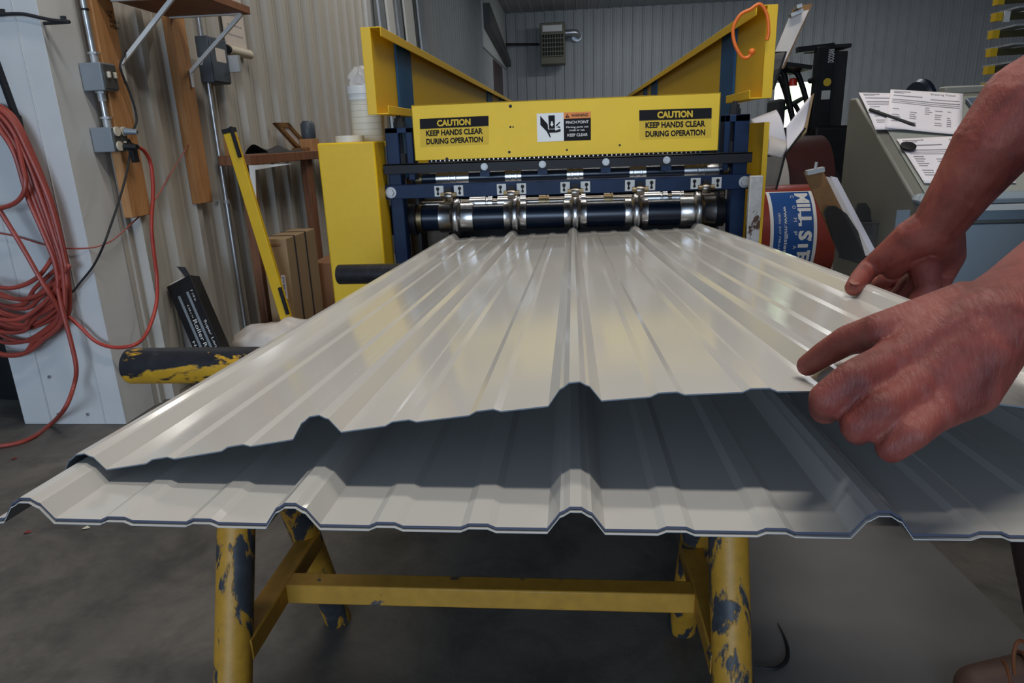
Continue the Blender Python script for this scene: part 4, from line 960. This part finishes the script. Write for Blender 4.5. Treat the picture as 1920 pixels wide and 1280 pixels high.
# ------------------------------------------------------------------ unit heater on the back wall
HY = 20.3
def hb(x0, x1, y0, y1): A, C = at_y(x0, y0, HY - .5), at_y(x1, y1, HY - .5); return A.x, C.x, C.z, A.z
x0, x1, z0_, z1_ = hb(1012, 1060, 43, 119)
ht = thing('unit_heater', 'olive unit heater hung high on the grey back wall', 'heater', ((x0 + x1) / 2, HY - .2, z0_))
B().box(x0, x1, HY - .5, HY + .05, z0_, z1_).build('housing', 'heater', ht, bevel=.02)
a0_, a1_, c0, c1 = hb(1017, 1054, 48, 58); B().box(a0_, a1_, HY - .515, HY - .5, c0, c1).build('white_panel', 'white', ht)
a0_, a1_, c0, c1 = hb(1016, 1057, 65, 104); B().box(a0_, a1_, HY - .51, HY - .5, c0, c1).build('grille_back', 'black', ht)
b = B()
for i in range(9): x = a0_ + (a1_ - a0_) * i / 8; b.box(x - .008, x + .008, HY - .55, HY - .51, c0, c1)
for i in range(6): z = c0 + (c1 - c0) * i / 5; b.box(a0_, a1_, HY - .56, HY - .52, z - .012, z + .012)
b.build('louvres', 'heater', ht)
p, q = at_y(1060, 62, HY - .2), at_y(1078, 61, HY - .2); b = B(); b.path(crom([p, q, at_y(1084, 66, HY - .1), at_y(1084, 68, HY + .16)], 6), .085, 16); b.build('flue_pipe', 'galv', ht)
b = B(); q = at_y(1081, 68, HY + .22); b.lathe(q, (0, -1, 0), [(0, .1), (.02, .14), (.06, .14), (.06, .09)], 24); b.build('flue_collar', 'galv', ht)
p, q = at_y(948, 83, HY + .1), at_y(1012, 83, HY + .1); B().cyl(p, q, .03, n=10).build('gas_pipe', 'blackm', ht)

# ------------------------------------------------------------------ storage rack with yellow arms
rk = thing('cantilever_rack', 'dark cantilever rack with yellow-tipped arms beside the back wall', 'rack', (6.2, 9.3, 0))
B().box(6.3, 6.45, 9.0, 9.2, 0, 3.4).build('column', 'greyd', rk); B().box(5.1, 6.6, 9.0, 9.2, 0, .12).build('base', 'greyd', rk)
arms = [at_y(x, y, 9.0) for x, y in ((1879, 0), (1875, 31), (1869, 64), (1865, 98), (1860, 131), (1855, 163))]
for i, p in enumerate(arms):
    z = p.z; a = B(); a.bar((p.x - .03, 9.05, z), (6.35, 9.05, z + .02), .06, .07); ao = a.build('arm', 'olive', rk); B().box(p.x - .045, p.x + .03, 9.0, 9.10, z - .045, z + .045).build('arm_tip', 'levely', ao)
p = at_y(1887, 31, 8.98); B().box(p.x - .03, p.x + .03, 8.96, 8.99, p.z - .06, p.z + .06).build('white_tag', 'white', rk)
labs = ('topmost', 'second', 'third', 'fourth', 'lowest')
for i in range(5):
    p = arms[i + 1]; b = B(); z = p.z + .05
    pts = [(p.x - .7 + .35, 12.5, z + .02), (p.x + .1, 8.6, z), (p.x + .6, 8.6, z)]
    for k in range(3): b.box(p.x + .05 + k * .28, p.x + .25 + k * .28, 8.75, 9.3, z + .004 * k, z + .02 + .02 * (k % 2))
    one(b, 'metal_trim', 'wallgrey', f'bundle of grey metal trim lying on the {labs[i]} yellow-tipped rack arm', 'metal trim', 'trim bundles on the rack')
# dark blue reel on the far side of the papers
p = at_y(1738, 190, 6.0)
b = B().lathe((p.x - .10, 6.0, p.z - .15), (1, 0, 0), [(0, .08), (0, .30), (.02, .32), (.05, .32), (.05, .08)], 32); t = thing('cable_reel', 'dark blue reel standing behind the console papers', 'reel', (p.x - .2, 6, 0)); b.build('flange', 'navy', t)
b = B().lathe((p.x - .32, 6.0, p.z - .15), (1, 0, 0), [(0, .06), (0, .2), (.22, .2), (.22, .06)], 24); b.build('drum', 'cork', t)
b = B(); b.box(p.x - .35, p.x + .05, 5.9, 6.1, 0, p.z - .3); b.build('stand', 'navy', t)
# dark red steel leg at the right edge

# ------------------------------------------------------------------ the worker
ps = thing('person', 'person in dark trousers and brown boots lifting the top sheet with both bare hands', 'person', (1.08, 1.0, 0))
D = at_d
b = B()
L_ = b.limb
# near (left) hand
iM = D(1655, 622, .528); mM = D(1672, 676, .508); rM = D(1712, 728, .494); pM = D(1752, 772, .486)
wr = D(1852, 612, .505)
L_([(D(1812, 590, .52), .026), (iM, .0160), (D(1590, 637, .555), .0124), (D(1546, 663, .575), .0108), (D(1514, 685, .592), .0094)])
L_([(D(1812, 612, .505), .026), (mM, .0150), (D(1604, 708, .492), .0138), (D(1551, 748, .500), .0131), (D(1546, 768, .533), .0115), (D(1566, 762, .565), .010)])
L_([(D(1820, 640, .50), .026), (rM, .0145), (D(1654, 765, .477), .0128), (D(1608, 799, .486), .0121), (D(1608, 808, .52), .011), (D(1628, 795, .55), .0095)])
L_([(D(1832, 662, .495), .025), (pM, .0138), (D(1712, 812, .468), .0112), (D(1671, 840, .476), .0104), (D(1670, 838, .505), .0095), (D(1690, 822, .53), .0085)])
L_([(wr, .033), (D(1812, 722, .498), .024), (pM, .0150)])
L_([(wr, .033), (D(1740, 625, .517), .022), (D(1700, 652, .513), .0175), (D(1735, 715, .505), .0175)])
L_([(D(1765, 690, .503), .022), (D(1785, 735, .498), .019), (wr, .030)])
L_([(D(1800, 592, .525), .024), (D(1735, 600, .55), .019), (D(1680, 625, .575), .0145), (D(1640, 652, .60), .012)])       # thumb on the far side of the palm
for q_, r_ in ((mM, .0165), (rM, .016), (pM, .0148), (iM, .0158)): b.ball(q_ + (EYE - q_).normalized() * .003, r_)
eL = V((.80, .64, 1.19)); sL = V((1.06, .72, 1.52))
L_([(wr, .033), (D(1915, 578, .525), .037), (D(2010, 520, .58), .048), (eL, .052), (sL, .062)])
# far (right) hand
w2 = D(1757, 425, 1.03)
tip = at_z(1600, 539, .848); ipj = D(1629, 503, 1.115)
L_([(w2, .036), (D(1712, 448, 1.05), .031), (D(1668, 477, 1.08), .0225), (ipj, .0165), (ipj.lerp(tip, .6), .0158), (tip, .0128)])
L_([(D(1712, 452, 1.06), .031), (D(1690, 478, 1.08), .026), (D(1676, 500, 1.10), .021)])
L_([(w2, .036), (D(1766, 478, 1.10), .034), (D(1752, 522, 1.12), .027)])
L_([(w2, .034), (D(1728, 488, 1.14), .033), (D(1702, 525, 1.14), .026), (D(1668, 524, 1.15), .018)])
L_([(D(1702, 525, 1.14), .025), (D(1735, 532, 1.13), .025)]); L_([(D(1668, 524, 1.15), .016), (D(1648, 532, 1.17), .013)])
L_([(D(1764, 530, 1.10), .015), (D(1735, 546, 1.09), .0145), (D(1706, 560, 1.09), .013)])
for k in range(4):
    y = 1.06 + .031 * k; rr_ = (.0155, .0155, .0145, .013)[k]
    L_([(D(1735, 500, 1.06 + .028 * k), rr_ * 1.4), (V((.545, y + .02, .845 - .004 * k)), rr_ * 1.15), (V((.522, y + .02, .805)), rr_), (V((.475, y + .02, .797)), rr_ * .9), (V((.45, y + .02, .80)), rr_ * .8)])
eR = V((.80, .98, 1.24)); sR = V((1.06, 1.22, 1.54))
L_([(w2, .036), (D(1800, 362, 1.0), .042), (D(1862, 275, .965), .054), (D(1925, 195, .94), .060), (eR, .056), (sR, .066)])
# rest of the body, outside the frame
L_([(sL, .064), (V((1.10, .97, 1.56)), .085), (sR, .066)]); L_([(V((1.10, .97, 1.5)), .13), (V((1.12, 1.0, 1.3)), .15), (V((1.14, 1.0, 1.08)), .15), (V((1.15, 1.0, .98)), .155)])
L_([(V((1.10, .83, 1.42)), .11), (V((1.13, .9, 1.12)), .13)]); L_([(V((1.10, 1.11, 1.42)), .11), (V((1.13, 1.1, 1.12)), .13)])
hd = V((1.0, .96, 1.84))
L_([(V((1.09, .97, 1.6)), .062), (V((1.04, .965, 1.74)), .06)]); b.ball(hd, .1, 24, (1.08, .82, 1.25)); b.ball(hd + V((-.05, 0, -.06)), .065, 16, (1, .9, 1)); b.ball(hd + V((-.115, 0, -.015)), .016, 12, (1.3, .8, 1.4)); b.ball(hd + V((-.098, 0, -.062)), .02, 12, (.6, 1.3, .4))
for s in (-1, 1): b.ball(hd + V((.01, s * .084, -.01)), .03, 12, (.7, .3, 1)); b.ball(hd + V((-.09, s * .034, .02)), .013, 12)
KR, AR_ = V((.80, 1.10, .53)), V((.945, 1.13, .10)); KL, AL = V((.95, .66, .53)), V((.98, .66, .10))
L_([(V((1.14, 1.1, .98)), .11), (KR, .068), (V((.868, 1.125, .36)), .062), (AR_, .045)]); L_([(V((1.14, .9, .98)), .11), (KL, .068), (V((.98, .66, .36)), .062), (AL, .045)])
for a_ in (AR_, AL): L_([(a_, .045), (V((a_.x - .05, a_.y, .055)), .04), (V((a_.x - .17, a_.y, .042)), .034)])
body = b.build('body', 'skin', ps); remesh(body, .0024, 3, .5)
# nails
def nail(c, ax, up, l, w_):
    ax = ax.normalized(); up = (up - ax * up.dot(ax)).normalized(); sd_ = ax.cross(up); R3 = Matrix((ax, sd_, up)).transposed()
    B().ball(c, 1, 14, (l, w_, .0016), R3).build('fingernail', 'nail', ps)
a_, c_ = ipj, tip; nail(c_ + V((-.001, -.005, .0098)), c_ - a_, V((0, -.5, 1)), .0095, .0075)
a_, c_ = D(1545, 664, .575), D(1512, 686, .592); nail(c_ + V((0, 0, .0072)), c_ - a_, V((0, -.3, 1)), .0075, .006)
# clothing
b = B(); b.limb([(sL + V((0, .02, .0)), .082), (sL * .55 + eL * .45, .073)]); b.limb([(sR, .086), (sR * .55 + eR * .45, .076)]); b.limb([(sL, .08), (V((1.10, .97, 1.55)), .1), (sR, .082)])
b.limb([(V((1.10, .97, 1.5)), .145), (V((1.12, 1.0, 1.3)), .166), (V((1.14, 1.0, 1.0)), .17)]); b.limb([(V((1.10, .83, 1.42)), .126), (V((1.13, .9, 1.0)), .145)]); b.limb([(V((1.10, 1.11, 1.42)), .126), (V((1.13, 1.1, 1.0)), .145)])
remesh(b.build('t_shirt', 'shirt', ps), .009, 4)
b = B(); b.limb([(V((1.14, 1.0, 1.02)), .165), (V((1.14, 1.0, .95)), .165)])
b.limb([(V((1.14, 1.1, .98)), .125), (KR, .085), (V((.868, 1.125, .34)), .082), (V((.925, 1.145, .17)), .075)]); b.limb([(V((1.14, .9, .98)), .125), (KL, .085), (V((.98, .66, .34)), .082), (V((.99, .66, .17)), .075)])
remesh(b.build('trousers', 'jean', ps), .009, 4)
for a_ in (AR_, AL):
    b = B(); b.limb([(V((a_.x + .01, a_.y, .17)), .058), (V((a_.x + .01, a_.y, .09)), .058), (V((a_.x - .10, a_.y, .065)), .052), (V((a_.x - .18, a_.y, .048)), .044)]); b.limb([(V((a_.x + .03, a_.y, .05)), .048), (V((a_.x - .05, a_.y, .05)), .048)])
    bo = b.build('boot', 'boot', ps); remesh(bo, .006, 3)
    B().prism([(a_.x + .075, a_.y - .045, .001), (a_.x - .12, a_.y - .05, .001), (a_.x - .2, a_.y - .035, .001), (a_.x - .225, a_.y, .001), (a_.x - .2, a_.y + .035, .001), (a_.x - .12, a_.y + .05, .001), (a_.x + .075, a_.y + .045, .001)], (0, 0, .022)).build('sole', 'blackm', bo)
    b = B(); kx = a_ + V((-.085, -.01, .035))
    for i in range(4): q = a_ + V((-.15 + .03 * i, 0, -.005 + .022 * i)); b.path(crom([q + V((0, -.04, -.012)), q + V((.008, 0, .012)), q + V((.016, .04, -.012))], 6), .003, 6)
    b.path(crom([kx + q for q in (V((0, 0, 0)), V((-.06, -.02, .05)), V((-.075, -.03, .03)), V((-.07, -.035, -.01)))], 8), .0035, 8); b.path(crom([kx + q for q in (V((0, 0, 0)), V((-.02, -.03, .07)), V((-.035, -.04, .085)), V((-.045, -.035, .05)), V((-.02, -.03, -.01)))], 8), .0035, 8)
    b.build('bootlace', 'lace', bo)
b = B(); b.ball(hd + V((.022, 0, .03)), .1, 24, (1.02, .87, 1.15)); hr = b.build('hair', 'hair', ps)
